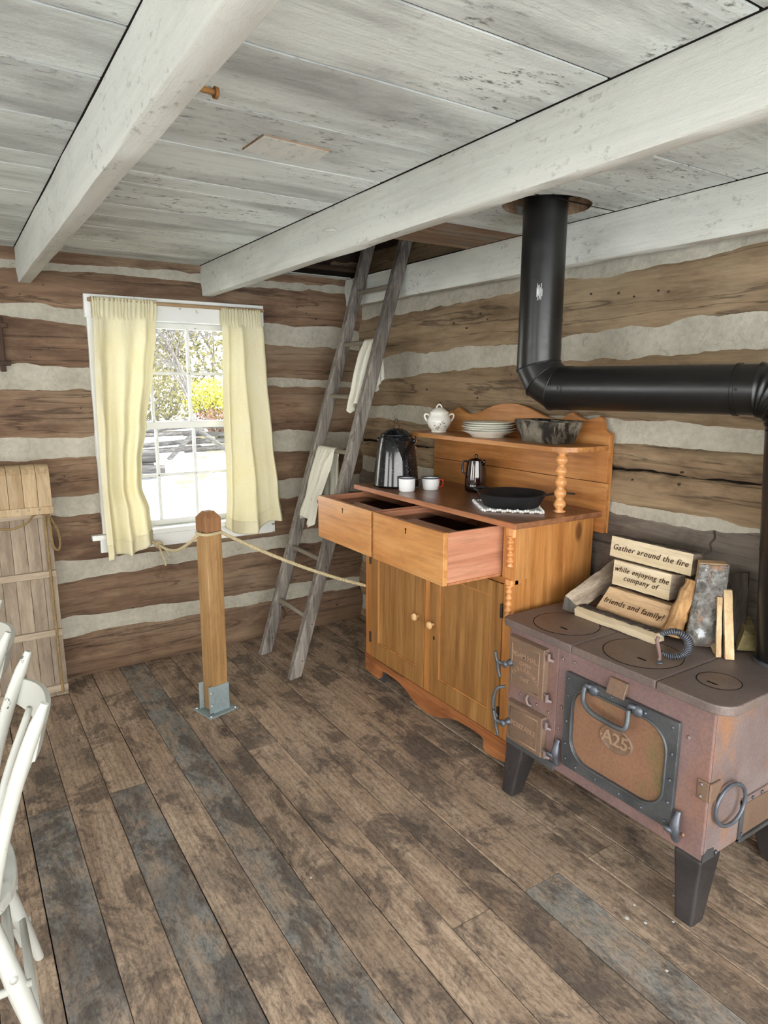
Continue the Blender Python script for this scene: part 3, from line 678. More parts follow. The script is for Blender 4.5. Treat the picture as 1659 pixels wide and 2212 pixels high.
# curtain rod and curtains
rod = put(MB().tube([(-1.54, -.045, 1.893), (-.645, -.045, 1.893)], .009, 12), 'curtain_rod', 'rod_wood', None, True, auto=40); tag(rod, 'thin wooden curtain rod across the top of the window', 'curtain rod')
def curtain(name, label, left, right, ztop, zbot, pleats, seed, hem):
    r = thing(name, label, 'curtain', ((left[0][1] + right[0][1]) / 2, -.06, zbot(0.5)), 'pale yellow window curtains')
    def edge(tab, z):
        if z >= tab[0][0]: return tab[0][1]
        for (z0, x0), (z1, x1) in zip(tab, tab[1:]):
            if z >= z1:
                t = (z0 - z) / (z0 - z1); t = t * t * (3 - 2 * t); return x0 + (x1 - x0) * t
        return tab[-1][1]
    def fn(u, v):                          # u across, v down
        zt, zb = ztop, zbot(u); z = zt + (zb - zt) * v
        L, Rr = edge(left, z), edge(right, z)
        w = u + .02 * math.sin(6 * u + 3 * v + seed)
        amp = .013 + .034 * min(1, v * 1.6)
        ph = 2 * PI * pleats * (w + .04 * nz(w * 3, v * 1.5, seed))
        y = -.072 - .018 * v - amp * (.55 * math.sin(ph) + .35 * math.sin(ph * .53 + 1.3 * seed) + .12 * math.sin(ph * 1.9 + seed + 2 * v))
        y += .006 * fr(u * 2, v * 3, seed, 2.5)
        if v < .075:                        # gathered heading wraps the rod
            g = math.sin(2 * PI * 17 * u + 2 * nz(u * 9, v * 9, seed)); y = -.055 - .005 * g - (.008 if v > .02 else 0); z += .003 * math.sin(2 * PI * 13 * u + seed)
        x = L + (Rr - L) * u + .006 * math.cos(ph)
        return (x, y, z)
    put(MB().grid(fn, 110, 90), 'cloth', 'curtain_cloth', r, True, solid=.0018)
    def hf(u, v):
        x, y, z = fn(u, .94 + .06 * v); return (x, y - .0022, z)
    put(MB().grid(hf, 110, 6), 'hem', 'curtain_cloth', r, True, solid=.001)
    def bk(u, v):                           # the back layer of the rod pocket
        x, y, z = fn(u, .075 * v); return (x, -.030 + .004 * math.sin(2 * PI * 15 * u), z)
    put(MB().grid(bk, 60, 4), 'rod_pocket', 'curtain_cloth', r, True, solid=.0012)
curtain('curtain', 'pale yellow curtain on the left side of the window, nearer the toboggan',
        [(1.905, -1.530), (1.4, -1.548), (.9, -1.552), (.62, -1.545)], [(1.905, -1.222), (1.75, -1.232), (1.55, -1.258), (1.3, -1.300), (1.10, -1.335), (.98, -1.342), (.85, -1.31), (.72, -1.302)],
        1.907, lambda u: .618 + .052 * u + .008 * math.sin(9 * u), 2.7, 1.7, 1)
curtain('curtain', 'pale yellow curtain on the right side of the window, nearer the ladder',
        [(1.905, -.893), (1.4, -.905), (1.1, -.905), (.9, -.91), (.72, -.925)], [(1.905, -.660), (1.6, -.650), (1.2, -.628), (.9, -.598), (.70, -.572)],
        1.893, lambda u: .715 - .055 * math.sin(PI * min(1, u * 1.25)) + .015 * u, 2.5, 4.1, 1)

# ------------------------------------------------------------------ ladder with two cloths
LX = lambda z: -.770 + .305 * z                        # centre line of the rails, leaning towards the right wall
lad = thing('ladder', 'weathered grey wooden ladder leaning up into the loft hatch', 'ladder', (-.764, -.42, 0))
for y in (-.227, -.61):
    n = 40; vs = []; fs = []
    for i in range(n + 1):
        z = 2.62 * i / n; cx = LX(z); w = .033 + .002 * nz(z, y, 2, 3.0); t = .023 + .002 * nz(z, y, 7, 3.0); ys = y + .004 * nz(z, y, 4, 1.3)
        for (a, b) in ((-1, -.7), (-.8, -1), (.8, -1), (1, -.7), (1, .7), (.8, 1), (-.8, 1), (-1, .7)):
            zz = z if i else max(0.0, .0 + (a * .01 if a > 0 else 0)); vs.append((cx + a * w, ys + b * t, zz))
    m = 8
    for i in range(n):
        for q in range(m): q2 = (q + 1) % m; fs.append((i * m + q, i * m + q2, (i + 1) * m + q2, (i + 1) * m + q))
    fs += [tuple(range(m)), tuple(range(n * m, n * m + m))]
    ra = put(MB().add(vs, fs), 'side_rail', 'ladder_wood', lad, True, auto=35)
    for z in (.12, .31, .6): put(MB().lathe([(.004, 0), (.003, .003)], 8, Matrix.Translation((LX(z), y - .0235, z - .03)) @ Matrix.Rotation(R(90), 4, 'X')), 'nail', 'nail_iron', ra)
RZ = [.305, .60, .875, 1.15, 1.435, 1.718, 2.0, 2.29]
for z in RZ:
    put(MB().tube([(LX(z) - .004, -.222 + .016, z), (LX(z) - .002, -.42, z + .004 * nz(z, 3, 1)), (LX(z) - .004, -.615 - .0, z)], .0125, 12), 'rung', 'rung_wood', lad, True, auto=40)
put(MB().tube([(-.672, -.24, .27), (-.66, -.262, .235), (-.668, -.262, .20)], .006, 8), 'peg', 'nail_iron', lad, True)

def drape(name, label, z0, y0, y1, front, back, seed, mat='towel_cloth', shift=0.0, pull=0.0, flare=0.0):
    xr = LX(z0) - .003; rr = .0155
    T = back + PI * rr + front
    def fn(u, v):
        s = v * T; w = y0 + (y1 - y0) * u
        fold = .010 * math.sin(u * 2 * PI * 2.3 + seed) + .006 * math.sin(u * 2 * PI * 5.1 + 2 * seed)
        if s < back:                         # hangs down behind (towards the right wall)
            d = back - s; q = min(1, d / .08); x = xr + rr + .012 * d + fold * q * .8; z = z0 - d - .05 * u * q * math.sin(seed + u * 4); yy = w + shift * d * .6 - .02 * nz(d * 5, seed, 2) * q
        elif s < back + PI * rr:
            a = (s - back) / rr; x = xr + rr * math.cos(a); z = z0 + rr * math.sin(a); yy = w
        else:
            d = s - back - PI * rr; q = min(1, d / .06)
            k = 1 - flare * d * math.sin(PI * min(1, d / front))
            x = xr - rr - .29 * d - fold * q * 1.2 - .01 * nz(u * 3, d * 8, seed) * q; z = z0 - d * .97 - (.05 * math.sin(2.2 * u * PI + seed) + .02 * math.sin(9 * u)) * max(0, (d / front - .6))
            yc = (y0 + y1) / 2; yy = yc + (w - yc) * k + shift * d
        return (x, yy, z)
    o = put(MB().grid(fn, 44, 56), name, mat, None, True, solid=.003)
    tag(o, label, 'cloth', 'cream cloths hung on the ladder'); return o
drape('dish_cloth', 'cream cloth draped over the upper ladder rung', RZ[5], -.475, -.588, .35, .24, .6, shift=-.06)
drape('dish_cloth', 'cream ruffled cloth draped over the middle ladder rung above the open drawer', RZ[3], -.262, -.455, .40, .30, 2.4, shift=.10, flare=.9)

# ------------------------------------------------------------------ rope post
PM = Matrix.Translation((-1.225, -.725, 0)) @ Matrix.Rotation(R(15), 4, 'Z')
post = thing('rope_post', 'square wooden post in a grey metal floor bracket holding the ropes', 'post', mat=PM)
def pbox(a, b): return MB().box(a, b, PM)
hw = .040
def sq(rows, n=4):
    mb = MB(); vs = []; fs = []
    for h, z in rows: vs += [PM @ Vector((sx * h, sy * h, z)) for sx, sy in ((-1, -1), (1, -1), (1, 1), (-1, 1))]
    for i in range(len(rows) - 1):
        for k in range(4): k2 = (k + 1) % 4; fs.append((i * 4 + k, i * 4 + k2, i * 4 + 4 + k2, i * 4 + 4 + k))
    fs += [(3, 2, 1, 0), tuple(len(vs) - 4 + k for k in range(4))]
    return mb.add(vs, fs)
put(sq([(hw, .008), (hw, .845), (hw - .008, .851)]), 'shaft', 'post_wood', post, bevel=.003)
put(sq([(hw - .008, .851), (hw, .859), (hw, .918), (hw - .018, .945), (hw - .021, .948)]), 'cap', 'post_cap', post, bevel=.002)
put(pbox((-.082, -.072, 0), (.072, .072, .006)), 'base_plate', 'bracket_grey', post, bevel=.002)
sl_ = put(pbox((-hw - .004, -hw - .004, .006), (hw + .004, -hw - .001, .135)).box((hw + .001, -hw - .004, .006), (hw + .004, hw + .004, .135), PM).box((-hw - .004, hw + .001, .006), (hw + .004, hw + .004, .135), PM), 'sleeve', 'bracket_grey', post)
for q in (-hw - .004, hw - .004): put(pbox((-hw - .024, q, .012), (-hw - .004, q + .006, .14)), 'flange', 'bracket_grey', post)
for z in (.05, .11): put(MB().lathe([(.007, 0), (.007, .006), (.004, .009)], 6, PM @ Matrix.Translation((-hw - .014, -hw - .004, z)) @ Matrix.Rotation(R(90), 4, 'X')), 'bolt', 'bolt_zinc', post)
for x, y in ((-.07, -.06), (.06, -.06), (.06, .06), (-.07, .06)): put(MB().lathe([(.006, .006), (.005, .010)], 8, PM @ Matrix.Translation((x, y, 0))), 'screw', 'bolt_zinc', post)
# ropes
A = PM @ Vector((hw + .004, -.02, .848)); Bp = Vector((-.40, -.797, .475))
pts = bez(A, A + (Bp - A) * .33 + Vector((0, 0, -.035)), A + (Bp - A) * .66 + Vector((0, 0, -.035)), Bp, 24)
ring = [PM @ Vector((x, y, .848)) for x, y in ((hw - .002, hw - .002), (-hw + .002, hw - .002), (-hw + .002, -hw + .002), (hw - .002, -hw + .002))]
rr_ = thing('barrier_rope', 'twisted natural rope stretched from the post to the orange cabinet', 'rope', Bp)
put(rope_mb(pts, .0085, .034), 'strands', 'rope_fibre', rr_, True)
mb = MB()
for k in range(46):
    t = random.random(); p = pts[int(t * 23)].lerp(pts[int(t * 23) + 1], random.random()); d = Vector((random.uniform(-1, 1), random.uniform(-1, 1), random.uniform(-1, .9))).normalized() * random.uniform(.015, .035)
    mb.tube([p, p + d * .5 + Vector((.004, 0, .003)), p + d], .0005, 3)
put(mb, 'loose_fibres', 'rope_fibre', rr_, kind='stuff')
put(rope_mb(smooth_path([A - Vector((.0, .0, .0))] + [ring[0], ring[1], ring[2], ring[3]], 5), .0075, .03), 'loop', 'rope_fibre', rr_, True)
A2 = PM @ Vector((-hw - .004, .0, .852)); B2 = Vector((-1.285, -.075, .668))
r2 = thing('barrier_rope', 'short twisted rope sagging from the post to a knot at the window sill', 'rope', B2)
pts = bez(A2, A2 + Vector((-.02, .16, -.09)), B2 + Vector((.03, -.2, -.035)), B2, 18)
put(rope_mb(pts, .0075, .03), 'strands', 'rope_fibre', r2, True)
kn = smooth_path([B2 + Vector(q) for q in ((.012, -.01, .004), (-.006, -.018, .016), (-.016, -.004, -.002), (-.002, .008, -.016), (.014, -.004, -.004), (.002, -.016, .012), (-.012, .004, .012))], 5)
put(rope_mb(kn, .0075, .03), 'knot', 'rope_fibre', r2, True)
put(rope_mb(bez(B2, B2 + Vector((.0, -.012, -.03)), B2 + Vector((.02, -.02, -.06)), B2 + Vector((.026, -.015, -.115)), 10), .0055, .026), 'loose_end', 'rope_fibre', r2, True)
put(rope_mb(bez(B2, B2 + Vector((.02, -.012, -.02)), B2 + Vector((.04, -.02, -.03)), B2 + Vector((.048, -.02, -.066)), 8), .005, .026), 'loose_end', 'rope_fibre', r2, True)
put(rope_mb(bez(B2, B2 + Vector((-.03, -.01, .012)), Vector((-1.325, -.068, .69)), Vector((-1.345, -.058, .70)), 8), .0065, .028), 'tie', 'rope_fibre', r2, True)

# ------------------------------------------------------------------ toboggan
tob = thing('toboggan', 'long wooden slat toboggan with curled front leaning against the log wall', 'sled', (-1.95, -.17, 0))
path = [(-.185, .004), (-.14, .35), (-.105, .65), (-.078, .88), (-.066, 1.0), (-.066, 1.06)]
for k in range(1, 10):
    a = PI - PI * 0.86 * k / 9 * 1.0; path.append((-.126 - .060 * math.cos(a), 1.06 + .066 * math.sin(a)))
path = [(y, z) for y, z in path[:6]] + [(-.126 + .060 * math.cos(PI * .92 * k / 9), 1.062 + .064 * math.sin(PI * .92 * k / 9)) for k in range(1, 10)] + [(-.192, 1.0), (-.192, .945), (-.186, .912)]
def rib(x0, x1, pth, th=.009):
    P2 = smooth_path([(0, y, z) for y, z in pth], 3); vs = []; fs = []
    for i, p in enumerate(P2):
        t = (P2[min(i + 1, len(P2) - 1)] - P2[max(i - 1, 0)]).normalized(); nn = Vector((0, -t.z, t.y))
        for x in (x0, x1):
            for s in (-.5, .5): q = p + nn * th * s; vs.append((x, q.y, q.z))
    for i in range(len(P2) - 1):
        a, b = i * 4, i * 4 + 4
        fs += [(a, a + 1, b + 1, b), (a + 2, b + 2, b + 3, a + 3), (a, b, b + 2, a + 2), (a + 1, a + 3, b + 3, b + 1)]
    fs += [(0, 2, 3, 1), (len(vs) - 4, len(vs) - 3, len(vs) - 1, len(vs) - 2)]
    return MB().add(vs, fs)
xs = [-2.125, -2.07, -2.015, -1.96, -1.9, -1.842, -1.785]
for a, b in zip(xs, xs[1:]):
    put(rib(a + .0008, b - .0008, path[:6]), 'slat', 'toboggan_slat', tob, bevel=.001)
    put(rib(a + .0008, b - .0008, path[5:]), 'curled_slat', 'toboggan_curl', tob, bevel=.001)
def tob_y(z):
    for (y0, z0), (y1, z1) in zip(path, path[1:6]):
        if z0 <= z <= z1: return y0 + (y1 - y0) * (z - z0) / (z1 - z0)
    return -.066
for z in (.045, .315, .60, .885): 
    y = tob_y(z); put(MB().box((-2.125, y - .022, z - .016), (-1.785, y - .004, z + .016)), 'batten', 'batten', tob, bevel=.003)
lip = put(MB().box((-2.128, -.204, .905), (-1.782, -.192, .94)), 'lip_batten', 'toboggan_curl', tob, bevel=.003)
for x in (-1.80, -1.838, -1.885, -1.93, -1.985, -2.04): put(MB().lathe([(.005, 0), (.003, .003)], 8, Matrix.Translation((x, -.204, .929)) @ Matrix.Rotation(R(90), 4, 'X')), 'screw', 'brass_screw', lip)
put(rope_mb([(-1.812, tob_y(z) - .026 - (0.004 if i % 2 else 0), z) for i, z in enumerate([x / 20 * .86 + .02 for x in range(21)])], .006, .024), 'side_rope', 'rope_old', tob, True)
put(rope_mb(smooth_path([(-1.80, -.198, .915), (-1.81, -.17, .895), (-1.83, -.15, .90), (-1.80, -.14, .885), (-1.785, -.13, .86), (-1.762, -.12, .80), (-1.758, -.12, .74), (-1.77, -.12, .71), (-1.79, -.13, .74), (-1.795, -.14, .82), (-1.802, -.15, .90)], 5), .0055, .024), 'tow_loop', 'rope_old', tob, True)
put(rope_mb(smooth_path([(-1.80, -.16, .90), (-1.86, -.17, .90), (-1.9, -.18, .865), (-1.97, -.18, .845), (-2.06, -.18, .87), (-2.11, -.18, .90)], 5), .0055, .024), 'tow_rope', 'rope_old', tob, True)

# ------------------------------------------------------------------ picture frame at the left edge
pic = thing('picture_frame', 'dark crossed-corner wooden picture frame with gilt edge hung on the log wall', 'picture frame', (-2.0, -.02, 1.55))
for x in (-1.917, -2.13): put(MB().box((x - .012, -.032, 1.55), (x + .012, -.012, 1.795)), 'upright_bar', 'frame_dark', pic, bevel=.004)
for z in (1.588, 1.756): put(MB().box((-2.165, -.036, z - .011), (-1.884, -.016, z + .011)), 'cross_bar', 'frame_dark', pic, bevel=.004)
put(MB().box((-2.12, -.020, 1.6), (-1.928, -.010, 1.745)), 'gilt_slip', 'gilt', pic, bevel=.002)
put(MB().box((-2.10, -.0215, 1.62), (-1.95, -.0195, 1.725)), 'print', 'picture_paper', pic)

# ------------------------------------------------------------------ chairs (seat looks towards -x, back to the room)
def chair(loc, label):
    r = thing('kitchen_chair', label, 'chair', loc, 'white painted plank-seat chairs'); L = Vector(loc)
    def T(*p): return [L + Vector(q) for q in p]
    n = 36; out = []
    for k in range(n):
        a = 2 * PI * k / n; c, s = math.cos(a), math.sin(a)
        out.append((-.185 + .205 * math.copysign(abs(c) ** .7, c), (.195 - .02 * (c > 0) * c) * math.copysign(abs(s) ** .75, s)))
    put(MB().prism([(a * .93 - .012, b * .93) for a, b in out], lambda a, b, t: L + Vector((a, b, .412 + .008 * t))).prism(out, lambda a, b, t: L + Vector((a, b, .42 + .028 * t))), 'seat', 'chair_paint', r, bevel=.006, seg=3)
    for s in (-1, 1):
        top = Vector((.095, s * .157, .87)); bot = Vector((-.035, s * .150, .44))
        pp = [bot.lerp(top, i / 10) + Vector((.018 * (1 - (2 * i / 10 - 1) ** 2) * -1, 0, 0)) for i in range(11)]
        put(MB().tube([L + q for q in pp], [.012, .013, .0138, .0145, .015, .0152, .0152, .015, .0145, .0135, .008], 14), 'back_post', 'chair_paint', r, True, auto=45)
        rl = [Vector((-.045, s * .125, .42)), Vector((-.005, s * .16, .25)), Vector((.03, s * .19, .10)), Vector((.052, s * .207, 0))]
        put(MB().tube([L + q for q in rl], [.016, .021, .016, .012], 14), 'leg', 'chair_paint', r, True, auto=45)
        fl_ = [Vector((-.32, s * .12, .42)), Vector((-.345, s * .15, .25)), Vector((-.37, s * .175, .10)), Vector((-.385, s * .19, 0))]
        put(MB().tube([L + q for q in fl_], [.016, .021, .016, .012], 14), 'leg', 'chair_paint', r, True, auto=45)
        for z, k in ((.13, .93), (.26, .5)):
            a = Vector((.05 * k - .005, s * (.12 + .085 * k), z)); b = Vector((-.32 - .06 * k, s * (.115 + .07 * k), z))
            put(MB().tube(T(a, (a + b) / 2, b), [.008, .011, .008], 10), 'stretcher', 'chair_paint', r, True)
    for z, xb, xf in ((.16, .022, -.36), (.29, -.012, -.34)):
        put(MB().tube(T((xb, -.175, z), (xb, 0, z), (xb, .175, z)), [.008, .011, .008], 10), 'stretcher', 'chair_paint', r, True)
        put(MB().tube(T((xf, -.16, z), (xf, 0, z), (xf, .16, z)), [.008, .011, .008], 10), 'stretcher', 'chair_paint', r, True)
    # bent crest rail between the posts, bulging backwards, with an arched top
    def crest(u, v, side):
        y = -.152 + .304 * u; bow = .030 * (1 - (2 * u - 1) ** 2); lo = .748; hi = .806 + .016 * (1 - (2 * u - 1) ** 2)
        z = lo + (hi - lo) * v; return L + Vector((.058 + .28 * (z - .75) + bow + side * .010, y, z))
    mb = MB(); nu, nv = 20, 5
    idx = lambda i, j, s: (s * (nu + 1) + i) * (nv + 1) + j
    mb.add([crest(i / nu, j / nv, s) for s in (0, 1) for i in range(nu + 1) for j in range(nv + 1)],
           [(idx(i, j, s), idx(i + 1, j, s), idx(i + 1, j + 1, s), idx(i, j + 1, s)) for s in (0, 1) for i in range(nu) for j in range(nv)]
           + [(idx(i, j, 0), idx(i + 1, j, 0), idx(i + 1, j, 1), idx(i, j, 1)) for i in range(nu) for j in (0, nv)]
           + [(idx(i, j, 0), idx(i, j + 1, 0), idx(i, j + 1, 1), idx(i, j, 1)) for i in (0, nu) for j in range(nv)])
    put(mb, 'crest_rail', 'chair_paint', r, True, auto=40)
    for q in (-.075, .0, .075):
        top = Vector((.060 + .030 * (1 - (q / .152) ** 2), q, .765)); bot = Vector((-.025, q * .9, .44)); mid = (top + bot) / 2 + Vector((-.012, 0, 0))
        put(MB().tube(T(*smooth_path([bot, mid, top], 4)), .0085, 10), 'spindle', 'chair_paint', r, True)
    return r
ch = chair((-2.142, -2.028, 0), 'nearer white painted wooden chair with chipped back posts at the left edge')
dup(ch, (-2.172, -1.545, 0), 'farther white painted chair, only its back post and crest rail showing at the left edge')

# ------------------------------------------------------------------ cabinet (wash stand)
cab = thing('wash_stand', 'orange varnished pine wash stand with open drawers, doors and a shelf back', 'cabinet', (-.24, -1.33, 0))
CX, CYL, CYR = -.45, -.800, -1.857
put(MB().box((CX + .004, CYR, .055), (-.03, CYR + .018, .988)), 'side_panel', 'pine_orange', cab, bevel=.001)
put(MB().box((CX + .004, CYL - .012, .055), (-.03, CYL, .988)), 'side_panel', 'pine_orange', cab, bevel=.001)
put(MB().box((CX, CYR - .005, .788), (CX + .062, CYR + .001, .986)), 'corner_strip', 'pine_orange', cab, bevel=.0015)
put(MB().box((CX, CYR - .004, .06), (CX + .035, CYR + .001, .772)), 'corner_strip', 'pine_orange', cab, bevel=.0015)
put(MB().box((-.045, CYR + .018, .06), (-.03, CYL - .012, .985)), 'back_panel', 'pine_door', cab)
put(MB().box((CX + .02, CYR + .018, .118), (-.045, CYL - .012, .132)), 'bottom_board', 'pine_door', cab)
for a, b in ((CYL, -.852), (-1.305, -1.346), (-1.802, CYR)): put(MB().box((CX, b, .06 if a != -1.305 else .12), (CX + .022, a, .788)), 'stile', 'pine_orange', cab, bevel=.002)
put(MB().box((CX, CYR, .988), (CX + .022, -1.79, .786)), 'stile', 'pine_orange', cab, bevel=.002)
put(MB().box((CX + .001, CYR + .02, .762), (CX + .2, CYL - .01, .786)), 'drawer_rail', 'pine_rail', cab, bevel=.002)
put(MB().box((CX + .001, -1.297, .786), (-.05, -1.289, .986)), 'drawer_divider', 'pine_rail', cab)
for y in (-1.2935, CYL - .006): put(MB().box((CX - .012, y - .012, .970), (CX + .05, y + .012, .986)), 'runner', 'pine_rail', cab, bevel=.001)
# shaped apron
ap = [(CYL, .132), (CYL, .048), (-.88, .036), (-.925, .036), (-.938, .05), (-.938, .082), (-.955, .092), (-1.0, .096), (-1.1, .092), (-1.16, .078), (-1.22, .052), (-1.275, .036), (-1.33, .030)]
ap = ap + [(-2.66 - y, z) for y, z in reversed(ap[1:-1])] + [(CYR, .132)]
ap = [(y, z) for y, z in ap]
put(MB().prism(ap, lambda a, b, t: (CX - .004 + .02 * t, max(a, CYR), b)), 'apron', 'apron_red', cab, bevel=.0012)
put(MB().box((CX - .008, CYR, .128), (CX + .01, CYL, .136)), 'base_moulding', 'apron_red', cab, bevel=.002)
for x in (CX + .045, -.09):
    for y in (-.9, -1.80):
        c = put(MB().tube([(x, y - .011, .018), (x, y + .011, .018)], .018, 18), 'caster', 'iron_black', cab, True, auto=40)
        put(MB().tube([(x, y, .02), (x, y, .13)], .007, 10), 'stem', 'iron_black', c)
# doors
def cdoor(y0, y1, knob_y, knob_z, hinge_y, hz):
    z0, z1 = .137, .760; w = .062
    d = put(MB().box((CX - .004, y0 - w, z0), (CX + .016, y0, z1)).box((CX - .004, y1, z0), (CX + .016, y1 + w, z1)).box((CX - .004, y1 + w, z0), (CX + .016, y0 - w, z0 + .085)).box((CX - .004, y1 + w, z1 - .06), (CX + .016, y0 - w, z1)), 'door', 'pine_door', cab, bevel=.0015)
    put(MB().box((CX + .004, y1 + w, z0 + .085), (CX + .012, y0 - w, z1 - .06)), 'panel', 'pine_door', d)
    mo = MB()
    for a, b in (((CX - .002, y0 - w - .006, z0 + .085), (CX + .006, y0 - w, z1 - .06)), ((CX - .002, y1 + w, z0 + .085), (CX + .006, y1 + w + .006, z1 - .06)), ((CX - .002, y1 + w, z0 + .085), (CX + .006, y0 - w, z0 + .091)), ((CX - .002, y1 + w, z1 - .066), (CX + .006, y0 - w, z1 - .06))): mo.box(a, b)
    put(mo, 'moulding', 'pine_orange', d, bevel=.002)
    put(MB().lathe([(.008, 0), (.007, .008), (.009, .012), (.0165, .018), (.018, .024), (.015, .030), (.006, .033)], 20, Matrix.Translation((CX - .004, knob_y, knob_z)) @ Matrix.Rotation(R(-90), 4, 'Y')), 'knob', 'knob_wood', d, True)
    for z in hz: put(MB().tube([(CX - .006, hinge_y, z - .027), (CX - .006, hinge_y, z + .027)], .0055, 10), 'hinge', 'hinge_iron', d, True, auto=40)
cdoor(-.854, -1.303, -1.262, .472, -.853, (.24, .65))
cdoor(-1.348, -1.800, -1.375, .468, -1.801, (.235, .655))
put(MB().box((CX - .0055, -1.385, .398), (CX - .003, -1.377, .414)), 'keyhole', 'dark_gap', cab)
put(MB().tube([(CX - .012, -1.325, .772), (CX - .012, -1.345, .772)], .008, 10), 'turn_button', 'turned', cab, True)
# drawers pulled open, glass laid over them
def drawer(y0, y1):
    X0, X1 = -.722, -.16
    d = put(MB().box((X0, y1, .788), (X0 + .02, y0, .985)), 'drawer', 'drawer_front', cab, bevel=.0015)
    for a, b in ((y1 + .001, y1 + .013), (y0 - .013, y0 - .001)): put(MB().box((X0 + .018, a, .79), (X1, b, .982)), 'drawer_side', 'drawer_side', d, bevel=.001)
    put(MB().box((X0 + .02, y1 + .013, .80), (X1, y0 - .013, .808)), 'drawer_bottom', 'drawer_side', d)
    put(MB().box((X1 - .012, y1 + .013, .80), (X1, y0 - .013, .97)), 'drawer_back', 'drawer_side', d)
    put(MB().box((X0 + .021, y1 - .003, .788), (X1, y1 + .002, .797)), 'drawer_runner', 'counter_edge', d)
    put(MB().box((X0 + .021, y1 + .014, .955), (-.46, y0 - .014, .959)), 'glass_cover', 'case_glass', d)
    ym = (y0 + y1) / 2
    put(MB().lathe([(.0045, 0), (.0045, .001)], 12, Matrix.Translation((X0 - .0002, ym, .956)) @ Matrix.Rotation(R(-90), 4, 'Y')).box((X0 - .0012, ym - .002, .938), (X0 + .001, ym + .002, .955)), 'keyhole', 'dark_gap', d)
    for z in (.83, .9, .96): put(MB().prism([(X0 + .002, z - .008), (X0 + .016, z - .014), (X0 + .016, z + .014), (X0 + .002, z + .008)], lambda a, b, t: (a, y1 - .0004 + .002 * t, b)), 'dovetail', 'drawer_front', d)
    return d
drawer(-.813, -1.281); drawer(-1.303, -1.776)
for y0, y1, x, w, z in ((-.95, -1.2, -.63, .035, .845), (-1.42, -1.7, -.62, .05, .85), (-.9, -1.02, -.56, .03, .83)):
    o = put(MB().box((x, y1, z - .03), (x + w, y0, z)), 'display_strip', 'paper_note', None, bevel=.002); tag(o, {-.95: 'pale strip lying under the glass of the left open drawer', -1.42: 'pale strip lying under the glass of the right open drawer', -.9: 'small pale card under the glass at the back of the left drawer'}[y0], 'card')
    o.location.z = .808 + .0; 
# turned half columns on the right front corner
def turned(c, z0, z1, beads, r, name, half=False, par=None):
    prof = [(r * .8, z0), (r * 1.05, z0 + .006)]; L = z1 - z0
    for k in range(beads):
        a = z0 + .012 + (L - .024) * k / beads; h = (L - .024) / beads
        prof += [(r * .55, a), (r * .62, a + h * .12), (r * .95, a + h * .35), (r, a + h * .5), (r * .95, a + h * .65), (r * .62, a + h * .88)]
    prof += [(r * .55, z1 - .012), (r * 1.05, z1 - .006), (r * .85, z1)]
    return put(MB().lathe(prof, 20, Matrix.Translation((c[0], c[1], 0))), name, 'turned', par or cab, True)
turned((CX - .004, -1.834), .835, .955, 4, .015, 'turned_column'); turned((CX - .004, -1.834), .62, .765, 5, .014, 'turned_column')
put(MB().box((CX - .012, -1.856, .950), (CX + .004, -1.815, .984)).box((CX - .010, -1.852, .762), (CX + .004, -1.818, .786)), 'column_block', 'turned', cab, bevel=.003)
# top, backboard, shelf
put(MB().box((-.486, -1.888, .990), (-.02, -.750, 1.012)), 'top', 'counter', cab, bevel=.002)
put(MB().box((-.4885, -1.888, .9905), (-.485, -.750, 1.0105)), 'top_edge', 'counter_edge', cab)
half = [(0, 1.420), (.05, 1.417), (.10, 1.408), (.15, 1.393), (.20, 1.375), (.235, 1.366), (.27, 1.362), (.31, 1.366), (.345, 1.385), (.365, 1.392), (.40, 1.375), (.44, 1.366), (.475, 1.372), (.5, 1.382), (.515, 1.378), (.522, 1.36), (.53, 1.335), (.545, 1.322), (.555, 1.318)]
prof = [(-1.345 + y, z) for y, z in reversed(half)] + [(-1.345 - y, z) for y, z in half[1:]]
prof2 = prof + [(-1.90, 1.125), (-.79, 1.125)]
put(MB().prism(prof2, lambda a, b, t: (-.022 + .018 * t, a, b)), 'back_board', 'pine_rail', cab, bevel=.0015)
put(MB().box((-.022, -1.90, .925), (-.004, -.79, 1.123)), 'back_board', 'pine_rail', cab, bevel=.0015)
put(MB().box((-.005, -1.905, .925), (.0, -1.87, 1.32)), 'back_stile', 'pine_orange', cab)
SZ = 1.272
sh = []
for k in range(9): a = PI / 2 * k / 8; sh.append((-.15 - .10 * math.sin(a), -1.80 - .10 * math.cos(a)))
sh = [(-.022, -1.90)] + sh + [(-.15 - .10 * math.sin(PI / 2 * k / 8), -.92 + .10 * math.cos(PI / 2 * k / 8)) for k in range(8, -1, -1)] + [(-.022, -.82)]
put(MB().prism(sh, lambda a, b, t: (a, b, SZ - .020 + .020 * t)), 'shelf', 'pine_rail', cab, bevel=.002)
turned((-.185, -1.815), 1.012, SZ - .02, 5, .024, 'shelf_post'); turned((-.205, -.846), 1.012, SZ - .02, 6, .023, 'shelf_post')

